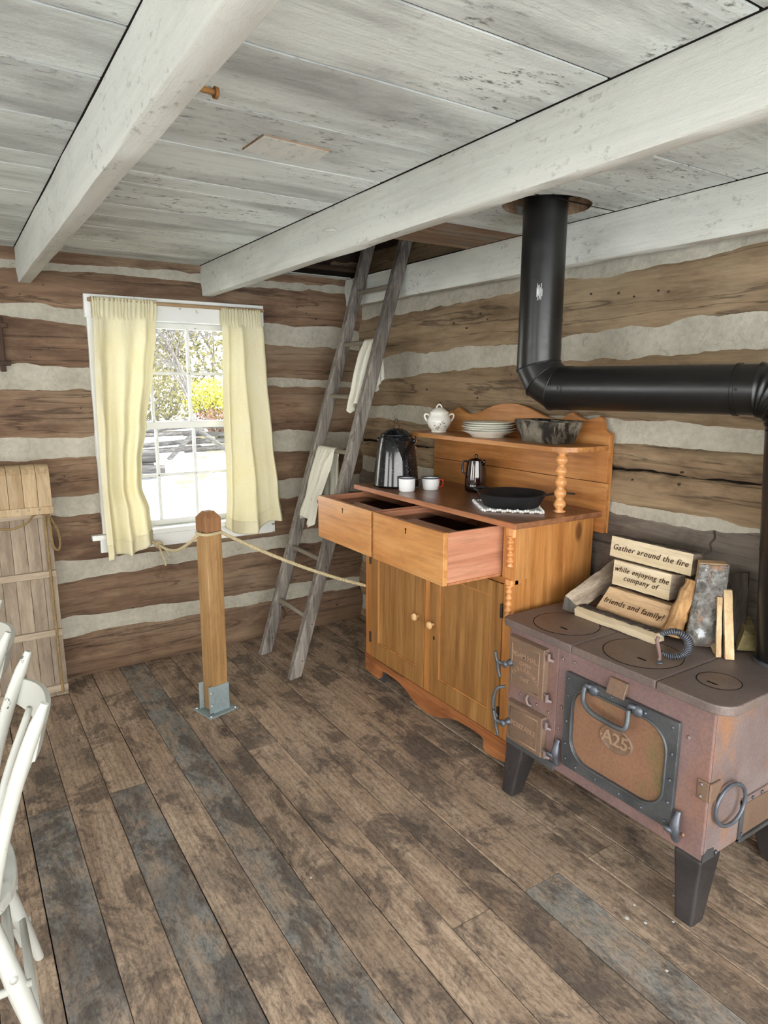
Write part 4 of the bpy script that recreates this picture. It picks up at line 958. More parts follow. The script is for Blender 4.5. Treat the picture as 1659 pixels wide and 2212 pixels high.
# ------------------------------------------------------------------ wares on the wash stand
CZ = 1.0125; SZ += .0005
pc = Vector((-.338, -.900, CZ))
pot = thing('coffee_pot', 'large black speckled enamel coffee pot with domed lid on the counter', 'coffee pot', pc)
TM = Matrix.Translation(pc)
put(MB().lathe([(.108, 0), (.113, .004), (.112, .012), (.104, .09), (.095, .17), (.084, .232), (.076, .247), (.068, .251)], 48, TM), 'body', 'speckled_enamel', pot, True, auto=60)
put(MB().lathe([(.078, .246), (.078, .252), (.064, .259), (.050, .270), (.030, .279), (.012, .281)], 40, TM), 'lid', 'speckled_enamel', pot, True)
put(MB().tube(smooth_path([pc + Vector(q) for q in ((-.012, 0, .279), (-.018, 0, .292), (-.008, 0, .300), (-.010, 0, .315), (0, 0, .326), (.010, 0, .315), (.008, 0, .300), (.018, 0, .292), (.012, 0, .279))], 4), .0022, 8), 'lid_loop', 'nail_iron', pot, True)
dv = Vector((-.35, -.94, 0)).normalized(); dv = Vector((-.25, -.97, 0)).normalized(); sv = Vector((dv.y * -1, dv.x, 0))
sp = [pc + dv * .070 + Vector((0, 0, .236)), pc + dv * .118 + Vector((0, 0, .232)), pc + dv * .092 + Vector((0, 0, .13))]
mb = MB(); a = pc + dv * .088 + sv * .034 + Vector((0, 0, .226)); b = pc + dv * .088 - sv * .034 + Vector((0, 0, .226)); tip = pc + dv * .132 + Vector((0, 0, .228)); low = pc + dv * .101 + Vector((0, 0, .125))
mb.add([a, b, tip, low, a + dv * -.02, b + dv * -.02], [(0, 2, 3), (1, 3, 2), (0, 1, 2), (0, 3, 5, 4), (1, 5, 3), (0, 4, 5, 1)])
put(mb, 'spout', 'speckled_enamel', pot, bevel=.002)
for s, q in ((1, 'a'), (-1, 'b')):
    e = Vector((math.cos(R(128)), math.sin(R(128)), 0)) * s; e2 = pc + e * .088 + Vector((0, 0, .222))
    put(MB().ball(e2 + e * .002, .010, 12, 8, (1, 1, 1.3)), 'bail_ear', 'speckled_enamel', pot, True)
e = Vector((math.cos(R(128)), math.sin(R(128)), 0)); bk = Vector((-e.y, e.x, 0))
bail = [pc + e * (.094 * math.cos(t)) + bk * (-.092 * math.sin(t)) + Vector((0, 0, .228 + .02 * math.sin(t))) for t in [PI * k / 16 for k in range(17)]]
put(MB().tube(bail, .0022, 8), 'bail', 'nail_iron', pot, True)

def mug(c, r, h, label, taper, hd, hmat, group):
    c = Vector((c[0], c[1], CZ)); t = thing('enamel_mug', label, 'mug', c, group); T = Matrix.Translation(c)
    put(MB().lathe([(r * taper * .9, 0), (r * taper, .004), (r * (taper + .5 * (1 - taper)), h * .4), (r, h - .003), (r * .95, h - .003), (r * .9 * taper, .006), (.001, .006)], 36, T, cap=False).lathe([(.001, .0002), (r * taper * .9, .0002)], 36, T, cap=False), 'body', 'enamel_white', t, True, auto=50)
    put(MB().tube([c + Vector((r * .985 * math.cos(2 * PI * k / 36), r * .985 * math.sin(2 * PI * k / 36), h - .002)) for k in range(36)], .0028, 8, True), 'rim', 'enamel_rim', t, True)
    d = Vector((math.cos(R(hd)), math.sin(R(hd)), 0))
    hp = smooth_path([c + d * (r * .97) + Vector((0, 0, h * .82)), c + d * (r + .014) + Vector((0, 0, h * .9)), c + d * (r + .024) + Vector((0, 0, h * .68)), c + d * (r + .016) + Vector((0, 0, h * .36)), c + d * (r * .95) + Vector((0, 0, h * .26))], 5)
    put(MB().tube(hp, .0042, 8, flat=.45), 'handle', hmat, t, True)
mug((-.388, -1.066), .039, .064, 'tall white enamel mug with dark rim in front of the black coffee pot', .95, -38, 'enamel_rim', 'white enamel mugs')
mug((-.262, -1.083), .045, .058, 'low white enamel mug with a red handle beside the black coffee pot', .82, -68, 'enamel_red', 'white enamel mugs')

bc = Vector((-.125, -1.245, CZ)); T = Matrix.Translation(bc)
bp = thing('brown_pot', 'small dark brown glazed tall pot with lid in the middle of the counter', 'pot', bc)
put(MB().lathe([(.040, 0), (.048, .008), (.050, .030), (.049, .035), (.049, .036)], 36, T), 'base', 'brown_glaze_dark', bp, True, auto=50)
put(MB().lathe([(.0495, .036), (.050, .05), (.048, .085), (.043, .125), (.040, .145), (.036, .145)], 36, T), 'body', 'brown_glaze', bp, True, auto=50)
put(MB().lathe([(.037, .143), (.034, .149), (.018, .153), (.006, .155), (.006, .162), (.009, .168), (.004, .174)], 30, T), 'lid', 'brown_glaze_dark', bp, True)
d = Vector((.10, -.99, 0)).normalized()
put(MB().tube(smooth_path([bc + d * .036 + Vector((0, 0, .143)), bc + d * .050 + Vector((0, 0, .148)), bc + d * .052 + Vector((0, 0, .138)), bc + d * .040 + Vector((0, 0, .128))], 4), .006, 10), 'spout', 'brown_glaze_dark', bp, True)
d = Vector((-.55, .83, 0)).normalized()
put(MB().tube(smooth_path([bc + d * .040 + Vector((0, 0, .14)), bc + d * .062 + Vector((0, 0, .135)), bc + d * .064 + Vector((0, 0, .09)), bc + d * .047 + Vector((0, 0, .08))], 5), .005, 10), 'handle', 'brown_glaze_dark', bp, True)

# crocheted cloth and skillet
dl = [Vector((-.315, -1.455)), Vector((-.425, -1.64)), Vector((-.262, -1.805)), Vector((-.13, -1.63))]
def dfn(u, v):
    p = dl[0].lerp(dl[3], u).lerp(dl[1].lerp(dl[2], u), v); e = min(u, v, 1 - u, 1 - v)
    z = CZ + .0025 + .0016 * math.sin(u * 60) * math.sin(v * 60) + (.006 * (1 - e / .08) * (.5 + .5 * math.sin(u * 40 + v * 45)) if e < .08 else 0)
    return (p.x, p.y, max(z, CZ + .0012))
dk = put(MB().grid(dfn, 60, 60), 'crochet_cloth', 'doily', None, True, solid=.0022); tag(dk, 'white crocheted cotton cloth under the black skillet', 'cloth')
mb = MB()
for k in range(96):
    q = k / 24; i = int(q); f = q - i; p = dl[i].lerp(dl[(i + 1) % 4], f); mb.ball((p.x, p.y, CZ + .0055 + .003 * math.sin(k * 1.7)), .0058, 8, 5)
put(mb, 'scallop_edge', 'doily', dk, True, kind='stuff')
kc = Vector((-.262, -1.628, CZ + .0062)); T = Matrix.Translation(kc)
sk = thing('skillet', 'black cast iron skillet resting on the white crocheted cloth', 'skillet', kc)
put(MB().lathe([(.001, 0), (.105, 0), (.112, .004), (.136, .050), (.139, .053), (.136, .055), (.131, .053), (.107, .010), (.1, .007), (.001, .007)], 56, T, cap=False), 'bowl', 'cast_black', sk, True, auto=50)
hd = Vector((.80, -.60, 0)).normalized(); hs = Vector((-hd.y, hd.x, 0))
hl = [(.128, .016, .046), (.15, .012, .052), (.18, .011, .056), (.215, .014, .058), (.245, .013, .056), (.256, .004, .055)]
vs = []; fs = []
for r_, w_, z_ in hl: vs += [kc + hd * r_ + hs * w_ + Vector((0, 0, z_)), kc + hd * r_ - hs * w_ + Vector((0, 0, z_)), kc + hd * r_ - hs * w_ * .8 + Vector((0, 0, z_ - .009)), kc + hd * r_ + hs * w_ * .8 + Vector((0, 0, z_ - .009))]
for i in range(len(hl) - 1):
    for k in range(4): k2 = (k + 1) % 4; fs.append((i * 4 + k, i * 4 + 4 + k, i * 4 + 4 + k2, i * 4 + k2))
fs += [(0, 1, 2, 3), tuple(len(vs) - 4 + k for k in (3, 2, 1, 0))]
put(MB().add(vs, fs), 'handle', 'cast_black', sk, True, sub=1)
h2 = Vector((-.25, .97, 0)).normalized(); s2 = Vector((-h2.y, h2.x, 0))
put(MB().tube(smooth_path([kc + h2 * .128 + s2 * .036 + Vector((0, 0, .050)), kc + h2 * .155 + s2 * .034 + Vector((0, 0, .055)), kc + h2 * .166 + Vector((0, 0, .057)), kc + h2 * .155 - s2 * .034 + Vector((0, 0, .055)), kc + h2 * .128 - s2 * .036 + Vector((0, 0, .050))], 6), .0062, 10), 'helper_handle', 'cast_black', sk, True)

# on the shelf
sg = Vector((-.145, -.985, SZ)); T = Matrix.Translation(sg)
sb = thing('sugar_bowl', 'white lidded porcelain bowl with faded flower print on the upper shelf', 'sugar bowl', sg)
put(MB().lathe([(.036, 0), (.038, .004), (.036, .008), (.048, .022), (.058, .042), (.059, .058), (.052, .076), (.044, .088), (.046, .094)], 40, T), 'body', 'porcelain', sb, True, auto=60)
put(MB().lathe([(.0465, .094), (.045, .098), (.034, .108), (.020, .116), (.008, .119)], 36, T), 'lid', 'porcelain', sb, True)
va = Vector((math.cos(R(-33)), math.sin(R(-33)), 0))
put(MB().tube(smooth_path([sg + va * q + Vector((0, 0, z)) for q, z in ((-.014, .114), (-.010, .126), (0, .134), (.010, .126), (.014, .114))], 5), .0034, 8), 'lid_handle', 'porcelain', sb, True)
for s in (-1, 1): put(MB().tube(smooth_path([sg + va * s * q + Vector((0, 0, z)) for q, z in ((.048, .082), (.064, .088), (.071, .080), (.067, .066), (.056, .052))], 5), .0045, 8), 'handle', 'porcelain', sb, True)
vd = Vector((-va.y * -1, va.x * -1, 0)); vd = Vector((-.55, -.83, 0)).normalized()
mb = MB()
for k in range(26):
    a = -.55 + 1.1 * k / 25; zz = .038 + .016 * math.sin(a * 7) + .006 * math.sin(k * 2.1); rr = .0595 - .12 * max(0, zz - .058) - .35 * max(0, .042 - zz)
    dd = Vector((vd.x * math.cos(a) - vd.y * math.sin(a), vd.x * math.sin(a) + vd.y * math.cos(a), 0)); mb.ball(sg + dd * rr + Vector((0, 0, zz)), .0013 + .0008 * (k % 3), 6, 4)
put(mb, 'flower_print', 'flower_print', sb, True, kind='stuff')
plc = Vector((-.138, -1.338, 0)); zz = SZ
for k in range(5):
    deep = k == 0; r = .118 if k else .121; h = .030 if deep else .020
    prof = [(.070, 0), (.072, .002), (.086, .010 if not deep else .014), (r - .004, h - .003), (r, h), (r - .004, h + .0015), (.084, .014 if not deep else .019), (.068, .005), (.001, .005)]
    o = put(MB().lathe(prof, 56, Matrix.Translation((plc.x + .003 * math.sin(k * 2), plc.y + .003 * math.cos(k * 3), zz)), cap=False).lathe([(.001, .0002), (.07, .0002)], 56, Matrix.Translation((plc.x, plc.y, zz)), cap=False), 'plate', 'porcelain', None, True, auto=60)
    tag(o, ['bottom plate, a deep white soup plate, of the stack on the shelf', 'second white plate from the bottom of the stack on the shelf', 'middle white plate of the stack of five on the shelf', 'second white plate from the top of the stack on the shelf', 'topmost white plate of the stack on the shelf'][k], 'plate', 'white plates stacked on the shelf')
    zz += (.019 if deep else .0095)
# tin loaf pan
PC = Matrix.Translation((-.120, -1.672, SZ)) @ Matrix.Rotation(R(-6), 4, 'Z')
lp_ = thing('loaf_pan', 'rusty blackened tin loaf pan at the right end of the upper shelf', 'baking pan', mat=PC)
b0, t0 = (.048, .098), (.070, .122); H = .088
def ring4(w, z): return [PC @ Vector((sx * w[0], sy * w[1], z)) for sx, sy in ((-1, -1), (1, -1), (1, 1), (-1, 1))]
vs = ring4(b0, 0) + ring4(t0, H) + ring4((t0[0] - .0015, t0[1] - .0015), H) + ring4((b0[0] - .0015, b0[1] - .0015), .0015)
fs = [(3, 2, 1, 0), (12, 13, 14, 15)]
for q in (0, 4, 8):
    for k in range(4): k2 = (k + 1) % 4; fs.append((q + k, q + k2, q + 4 + k2, q + 4 + k))
put(MB().add(vs, fs), 'pan_body', 'pan_tin', lp_)
put(MB().tube(ring4(t0, H), .0026, 8, True), 'rim_wire', 'pan_tin', lp_, True)
for k in range(4):
    a, b = ring4(b0, .002)[k], ring4(t0, H - .002)[k]; put(MB().tube([a, b], .003, 8), 'corner_fold', 'pan_tin', lp_, True)

# ------------------------------------------------------------------ cast iron stove
ST = thing('wood_stove', 'rusty brown cast iron box cook stove on four legs', 'stove', (-.28, -2.31, 0))
SX, SYL, SYR, S0, S1, SPZ = -.52, -1.93, -2.70, .20, .652, .680
put(MB().box((SX, SYR, S0), (-.05, SYL, S1)), 'body', 'stove_iron', ST, bevel=.004)
put(MB().box((SX + .006, SYR - .003, S0 + .004), (-.05, SYR + .002, S1)), 'end_plate', 'stove_side', ST, bevel=.001)
put(MB().box((SX - .006, -2.155, S0 + .03), (SX + .002, SYL + .004, S1)), 'fire_front', 'stove_iron', ST, bevel=.002)
put(MB().box((SX - .008, -2.16, S0 - .002), (SX + .004, SYL + .004, S0 + .028)), 'lower_rail', 'iron_black', ST, bevel=.002)
put(MB().box((SX - .004, SYL - .012, .43), (SX + .02, SYL + .008, S1)), 'edge_strip', 'iron_black', ST, bevel=.002)
# top plates with a dark joint between them
PX, PB = -.546, -.035
def plate(y0, y1, rl=0, rr=0):
    out = [(PB, y0)]
    def corner(cx, cy, r, a0, a1): return [(cx + r * math.cos(a0 + (a1 - a0) * k / 8), cy + r * math.sin(a0 + (a1 - a0) * k / 8)) for k in range(9)]
    out += corner(PX + rl, y0 - rl, rl, PI / 2, PI) if rl else [(PX, y0)]
    out += corner(PX + rr, y1 + rr, rr, PI, 1.5 * PI) if rr else [(PX, y1)]
    out += [(PB, y1)]
    put(MB().prism(out, lambda a, b, t: (a, b, S1 + .0 + (SPZ - S1) * t)), 'top_plate', 'stove_top', ST, bevel=.004)
plate(-1.897, -2.2225, .03, 0); plate(-2.2245, -2.5305); plate(-2.5335, -2.745, 0, .06)
def lid(x, y, r, slot=True):
    l = put(MB().lathe([(r - .001, SPZ - .006), (r - .001, SPZ + .0008), (r - .004, SPZ + .0016), (.001, SPZ + .0016)], 48, Matrix.Translation((x, y, 0)), cap=False), 'lid', 'stove_lid', ST, True, auto=30)
    put(MB().tube([(x + (r + .0006) * math.cos(2 * PI * k / 60), y + (r + .0006) * math.sin(2 * PI * k / 60), SPZ + .0001) for k in range(60)], .0014, 6, True), 'lid_gap', 'dark_gap', l, True)
    if slot: put(MB().box((x - .05, y - .045, SPZ + .001), (x - .042, y - .015, SPZ + .0024), None), 'lifter_slot', 'dark_gap', l, bevel=.0005)
lid(-.405, -2.075, .112); lid(-.405, -2.385, .118); lid(-.395, -2.628, .058, False)
put(MB().box((-.43, -2.642, SPZ + .001), (-.424, -2.612, SPZ + .0024)), 'lifter_slot', 'dark_gap', ST)
# legs: tapering angle feet
def leg(x, y, sx, sy):
    lg = put(MB().hexa([Vector(p) for p in ((x + sx * -.022, y + sy * -.004, 0), (x + sx * .036, y + sy * -.004, 0), (x + sx * .036, y + sy * .05, 0), (x + sx * -.022, y + sy * .05, 0), (x + sx * -.006, y + sy * -.004, S0 + .004), (x + sx * .095, y + sy * -.004, S0 + .004), (x + sx * .095, y + sy * .082, S0 + .004), (x + sx * -.006, y + sy * .082, S0 + .004))]), 'leg', 'iron_leg', ST, bevel=.008, seg=3)
    put(MB().lathe([(.007, 0), (.005, .004)], 10, Matrix.Translation((x + sx * .06, y + sy * -.005, S0 + .012)) @ Matrix.Rotation(R(90) * (1 if sy > 0 else -1), 4, 'X')), 'bolt', 'steel_worn', lg, True)
leg(SX, SYR, 1, 1); leg(SX, SYL, 1, -1); leg(-.05, SYR, -1, 1); leg(-.05, SYL, -1, -1)
put(MB().prism([(SX - .002, S0), (SX + .055, S0), (SX + .05, S0 + .03), (SX + .02, S0 + .035), (SX - .002, S0 + .02)], lambda a, b, t: (a, SYR - .004 + .002 * t, b)), 'corner_patch', 'iron_black', ST)
# text and rims standing proud of the small doors
FM = lambda y, z, x: frame_mat((x, y, z), (0, -1, 0), (0, 0, 1))       # looks to -x, reads left to right from the room
def sdoor(y0, y1, z0, z1, rust, lines):
    X = SX - .006
    d = put(MB().hexa([Vector(p) for p in ((X, y1, z0), (X, y0, z0), (X - .022, y0 - .006, z0 + .006), (X - .022, y1 + .006, z0 + .006), (X, y1, z1), (X, y0, z1), (X - .022, y0 - .006, z1 - .006), (X - .022, y1 + .006, z1 - .006))]), 'fire_door', rust, ST, bevel=.003)
    XF = X - .0225
    a0, a1, c0, c1 = y0 - .022, y1 + .026, z0 + .022, z1 - .022
    put(MB().tube([(XF, a0, c0), (XF, a0, c1), (XF, a1, c1), (XF, a1, c0)], .0022, 6, True), 'border_bead', 'cast_relief', d, True)
    for txt, size, dz, arch in lines:
        if arch:
            n = len(txt); mbt = MB(); rad = .075
            for k, chh in enumerate(txt):
                a = (k - (n - 1) / 2) * .215; yy = (a0 + a1) / 2 - rad * math.sin(a); zz_ = (z0 + z1) / 2 + dz - rad + rad * math.cos(a)
                t_ = text_mb(chh, size, frame_mat((XF - .0005, yy, zz_), (0, -math.cos(a), -math.sin(a)), (0, -math.sin(a), math.cos(a))), .0012, bold=.0006); mbt.add(t_.v, t_.f)
            put(mbt, 'lettering', 'cast_relief', d)
        else: put(text_mb(txt, size, FM((a0 + a1) / 2, (z0 + z1) / 2 + dz, XF - .0005), .0012, bold=.0006), 'lettering', 'cast_relief', d)
    for z in (z0 + .025, z1 - .025):
        put(MB().tube([(X - .014, y1 - .008, z - .014), (X - .014, y1 - .008, z + .014)], .0065, 10).tube([(X - .012, y1 + .012, z + .008), (X - .016, y1 - .004, z + .010)], .006, 8).tube([(X - .004, y1 - .022, z - .012), (X - .014, y1 - .008, z - .008)], .006, 8), 'hinge', 'stove_side', d, True, auto=40)
    zk = (z0 + z1) / 2 - .006
    put(MB().lathe([(.014, 0), (.013, .003), (.008, .012), (.008, .020), (.014, .028), (.010, .034)], 16, Matrix.Translation((XF, y0 - .014, zk)) @ Matrix.Rotation(R(-90), 4, 'Y')), 'knob', 'steel_worn', d, True)
    put(MB().tube(smooth_path([(XF - .026, y0 - .012, zk), (XF - .036, y0 + .016, zk + .006), (XF - .040, y0 + .022, zk + .04)], 5), [.007] * 5 + [.006] * 5 + [.004], 8).tube(smooth_path([(XF - .036, y0 + .014, zk + .004), (XF - .034, y0 + .012, zk - .025), (XF - .03, y0 + .004, zk - .055)], 5), .006, 8), 'latch_lever', 'iron_black', d, True)
    return d
sdoor(-1.940, -2.118, .432, .628, 'door_rust', (('ADAM HALL', .024, .038, 0), ('OVEN', .02, .010, 0), ('PETERBORO', .021, -.008, 1), ('ONT', .02, -.045, 0)))
sdoor(-1.942, -2.122, .226, .382, 'door_rust', (('PORTABLE', .026, .0, 0),))
# spring handle loop between the two small doors, left edge
put(MB().tube(smooth_path([(SX - .03, -1.935, .425), (SX - .05, -1.915, .415), (SX - .058, -1.905, .37), (SX - .055, -1.905, .33), (SX - .045, -1.915, .30)], 5), .0065, 8), 'loop_handle', 'iron_black', ST, True)
put(MB().tube(smooth_path([(SX - .006, -2.028, .425), (SX - .018, -2.03, .412), (SX - .018, -2.04, .396), (SX - .006, -2.045, .39)], 5), .005, 8), 'draft_catch', 'stove_side', ST, True)
for y, z in ((-1.99, .413), (-2.07, .405), (-2.125, .4), (-2.17, .61), (-2.175, .44), (-2.168, .36), (-2.63, .545), (-2.64, .25), (-2.22, .615)): put(MB().lathe([(.006, 0), (.0045, .004)], 10, Matrix.Translation((SX - (.006 if y > -2.155 else 0), y, z)) @ Matrix.Rotation(R(-90), 4, 'Y')), 'rivet', 'stove_side', ST, True)
# oven door: black riveted frame with rounded opening, rusty panel, bail handle, number plate
Y0, Y1, Z0, Z1 = -2.196, -2.608, .248, .580
od = put(MB().box((SX - .006, Y1 + .008, Z0 + .008), (SX + .004, Y0 - .008, Z1 - .008)), 'oven_door', 'oven_rust', ST)
def loop(y0, y1, z0, z1, r, n=8):
    out = []
    for cy, cz, a in ((y1 + r, z1 - r, PI / 2), (y1 + r, z0 + r, PI), (y0 - r, z0 + r, 1.5 * PI), (y0 - r, z1 - r, 0)):
        out += [(cy + r * math.cos(a + PI / 2 * k / n), cz + r * math.sin(a + PI / 2 * k / n)) for k in range(n + 1)]
    return out
li = loop(Y0 - .038, Y1 + .036, Z0 + .042, Z1 - .036, .072); lo = loop(Y0, Y1, Z0, Z1, .006)
N = len(li); V = []
for x in (SX + .002, SX - .014): V += [(x, y, z) for y, z in li] + [(x, y, z) for y, z in lo]
F = []
for k in range(N):
    k2 = (k + 1) % N; F += [(k, k2, N + k2, N + k), (2 * N + k, 2 * N + k2, 3 * N + k2, 3 * N + k), (k, k2, 2 * N + k2, 2 * N + k), (N + k, N + k2, 3 * N + k2, 3 * N + k)]
put(MB().add(V, F), 'door_frame', 'iron_black', od, bevel=.003)
put(MB().tube([(SX - .015, y, z) for y, z in loop(Y0 - .034, Y1 + .032, Z0 + .038, Z1 - .032, .074)], .0045, 8, True), 'inner_bead', 'iron_black', od, True)
for y, z in [(Y0 - .016, Z1 - .02), (Y0 - .016, .5), (Y0 - .016, .41), (Y0 - .016, .33), (Y0 - .02, Z0 + .03), (-2.26, Z0 + .018), (-2.34, Z0 + .018), (-2.43, Z0 + .018), (-2.51, Z0 + .018), (Y1 + .02, Z0 + .02), (Y1 + .015, .33), (Y1 + .015, .40), (Y1 + .015, .48), (Y1 + .02, Z1 - .02), (-2.50, Z1 - .016), (-2.38, Z1 - .016), (-2.33, Z1 - .016)]:
    put(MB().lathe([(.0055, 0), (.0045, .003), (.001, .0042)], 10, Matrix.Translation((SX - .014, y, z)) @ Matrix.Rotation(R(-90), 4, 'Y')), 'rivet', 'steel_worn', od, True)
pl = put(MB().lathe([(.050, 0), (.050, .004), (.046, .007), (.044, .0055), (.001, .0055)], 40, Matrix.Translation((SX - .006, -2.402, .430)) @ Matrix.Rotation(R(-90), 4, 'Y') @ Matrix.Diagonal((.84, 1.25, 1, 1)), cap=False), 'number_plate', 'door_rust', od, True, auto=40)
put(text_mb('A25', .058, FM(-2.402, .431, SX - .0125), .002, bold=.0008), 'lettering', 'cast_relief', pl)
for y in (-2.350, -2.454): put(MB().ball((SX - .0125, y, .430), .0035, 8, 5), 'rivet', 'cast_relief', pl, True)
for y in (-2.300, -2.462):
    put(MB().lathe([(.020, 0), (.018, .008), (.010, .014)], 16, Matrix.Translation((SX - .012, y - .012, .560)) @ Matrix.Rotation(R(-90), 4, 'Y')).tube([(SX - .014, y - .012, .566), (SX - .026, y + .006, .572), (SX - .024, y + .014, .560)], .009, 10), 'handle_lug', 'steel_worn', od, True)
put(MB().tube(smooth_path([(SX - .026, -2.288, .566), (SX - .034, -2.290, .545), (SX - .042, -2.300, .520), (SX - .046, -2.33, .503), (SX - .046, -2.38, .497), (SX - .046, -2.43, .496), (SX - .044, -2.455, .502), (SX - .036, -2.457, .525), (SX - .026, -2.450, .556)], 5), .0085, 10), 'bail_handle', 'iron_black', od, True)
put(MB().prism([(SX - .0, .625), (SX - .008, .625), (SX - .020, .598), (SX - .026, .578), (SX - .020, .572), (SX - .012, .590), (SX, .60)], lambda a, b, t: (a, -2.365 - .065 * t, b)), 'catch_plate', 'door_rust', od, bevel=.002)
def hook(y, z, s):
    put(MB().tube(smooth_path([(SX - .012, y, z + .05), (SX - .020, y, z + .03), (SX - .026, y, z), (SX - .020, y, z - .03), (SX - .012, y, z - .045)], 4), [.008, .0085, .009, .010, .011, .013, .014, .015, .016, .015, .013, .012, .012, .012, .011, .010, .008], 10, flat=.7).tube([(SX - .026, y, z - .008), (SX - .034, y + s * .014, z - .006), (SX - .038, y + s * .024, z - .004)], [.009, .008, .006], 8), 'door_hook', 'steel_worn', ST, True)
hook(-2.180, .278, 1); hook(-2.628, .272, 1)
# ring handle on the corner strap
put(MB().box((SX - .006, SYR - .004, .386), (SX + .002, SYR + .032, .444)).box((SX - .006, SYR - .010, .386), (SX + .045, SYR - .002, .444)), 'strap', 'door_rust', ST, bevel=.004)
for z in (.397, .433): put(MB().lathe([(.006, 0), (.004, .004)], 8, Matrix.Translation((SX - .006, SYR + .018, z)) @ Matrix.Rotation(R(-90), 4, 'Y')), 'rivet', 'stove_side', ST, True)
put(MB().tube([(-.438 + .062 * math.cos(2 * PI * k / 40), SYR - .015 - .012 * (1 + math.cos(2 * PI * k / 40)) * .5, .372 + .062 * math.sin(2 * PI * k / 40) - .012) for k in range(40)], .0055, 10, True), 'ring_handle', 'steel_worn', ST, True)
put(MB().box((-.352, SYR - .010, S0 + .0), (-.334, SYR, .335)), 'ash_frame', 'iron_black', ST, bevel=.002)
put(MB().box((-.352, SYR - .009, .318), (-.06, SYR, .338)), 'ash_frame', 'stove_side', ST, bevel=.002)
put(MB().box((-.33, SYR - .006, S0 + .012), (-.06, SYR, .312)), 'ash_door', 'door_rust', ST, bevel=.003)
put(MB().box((-.352, SYR - .012, S0 - .002), (-.06, SYR, S0 + .010)), 'ash_frame', 'iron_black', ST, bevel=.002)
for x, z in ((-.343, .225), (-.30, .328), (-.25, .328)): put(MB().lathe([(.006, 0), (.004, .004)], 8, Matrix.Translation((x, SYR - .010, z)) @ Matrix.Rotation(R(90), 4, 'X')), 'rivet', 'steel_worn', ST, True)

# ------------------------------------------------------------------ stove pipe
pb, pt_, ph = Vector((-.115, -2.663, SPZ + .001)), Vector((-.160, -2.640, 1.38)), Vector((-.355, -1.835, 1.497)); PR = .0755
PP = thing('stove_pipe', 'black metal stove pipe rising from the stove and elbowing up through the ceiling', 'stove pipe', pb)
hv = Vector((ph.x - pt_.x, ph.y - pt_.y, .0)).normalized(); hz_ = 1.490
put(MB().tube([pb, pb.lerp(pt_, .5), pt_], PR, 40), 'lower_pipe', 'pipe_black', PP, True, auto=40)
put(MB().tube([pb + Vector((0, 0, .0)), pb + Vector((0, 0, .012))], PR + .006, 40), 'collar', 'iron_black', PP, True, auto=40)
put(MB().tube([pb.lerp(pt_, .5), pb.lerp(pt_, .506)], PR + .0018, 40), 'seam', 'pipe_black', PP, True, auto=40)
# crimped elbow
RAD = .10; cen = Vector((pt_.x, pt_.y, hz_ - RAD)) + hv * RAD
el = []; rad_l = []
for k in range(61):
    a = PI / 2 * k / 60; p = cen - hv * RAD * math.cos(a) + Vector((0, 0, RAD * math.sin(a))); el.append(p); rad_l.append(PR + .0045 * (0.5 + 0.5 * math.cos(2 * PI * 9 * k / 60)))
put(MB().tube([pt_ - Vector((0, 0, .0)), el[0] - Vector((0, 0, .0001))] + el, [PR, PR] + rad_l, 40, cap=False), 'crimped_elbow', 'pipe_black', PP, True)
h0 = cen + Vector((0, 0, RAD)); LEN = (Vector((ph.x, ph.y, 0)) - Vector((h0.x, h0.y, 0))).length
hA, hB = h0, h0 + hv * (LEN - .105)
put(MB().tube([hA, hA.lerp(hB, .5), hB], PR - .001, 40), 'horizontal_pipe', 'pipe_black', PP, True, auto=40)
for t in (.085, .10): put(MB().tube([hA.lerp(hB, t), hA.lerp(hB, t + .004)], PR + .0015, 40), 'seam', 'pipe_black', PP, True, auto=40)
# mitred elbow: three gores between horizontal run and the upright
c2 = hB + Vector((0, 0, .105)); dirs = [0, 30, 60, 90]; prev = hB
pts = [hB - hv * .03]; R2 = .105
for a in (15, 45, 75):
    k = R2 / math.cos(R(15)); pts.append(c2 + hv * k * math.sin(R(a)) - Vector((0, 0, k * math.cos(R(a)))))
upx = Vector((ph.x, ph.y, c2.z)); pts.append(upx + Vector((0, 0, .05)))
for i in range(4):
    a, b = pts[i], pts[i + 1]
    def plane_n(i):
        if i == 0: return hv
        if i == 4: return Vector((0, 0, 1))
        return ((pts[i] - pts[i - 1]).normalized() + (pts[i + 1] - pts[i]).normalized()).normalized()
    d = (b - a).normalized(); n0, n1 = plane_n(i), plane_n(i + 1); bx = hv.cross(Vector((0, 0, 1))).normalized(); by = d.cross(bx).normalized(); vs = []; fs = []; NN = 40
    for (o_, nn) in ((a, n0), (b, n1)):
        for k in range(NN):
            off = (bx * math.cos(2 * PI * k / NN) + by * math.sin(2 * PI * k / NN)) * (PR + .001); t_ = -(off.dot(nn)) / d.dot(nn); vs.append(o_ + off + d * t_)
    fs = [(k, (k + 1) % NN, NN + (k + 1) % NN, NN + k) for k in range(NN)]
    put(MB().add(vs, fs), 'elbow_gore', 'pipe_black', PP, True)
    if 0 < i: put(MB().tube(vs[:NN], .0028, 8, True), 'elbow_seam', 'pipe_black', PP, True)
top = Vector((upx.x - .004, upx.y - .002, 2.55)); ub = upx + Vector((0, 0, .05))
put(MB().tube([ub, ub.lerp(top, .5), top], PR, 40), 'upper_pipe', 'pipe_black', PP, True, auto=40)
put(MB().tube([ub + Vector((0, 0, .078)), ub + Vector((0, 0, .082))], PR + .0018, 40), 'seam', 'pipe_black', PP, True, auto=40)
vdir = (CAM - upx); vdir.z = 0; vdir.normalize(); vs_ = Vector((-vdir.y, vdir.x, 0))
mb = MB()
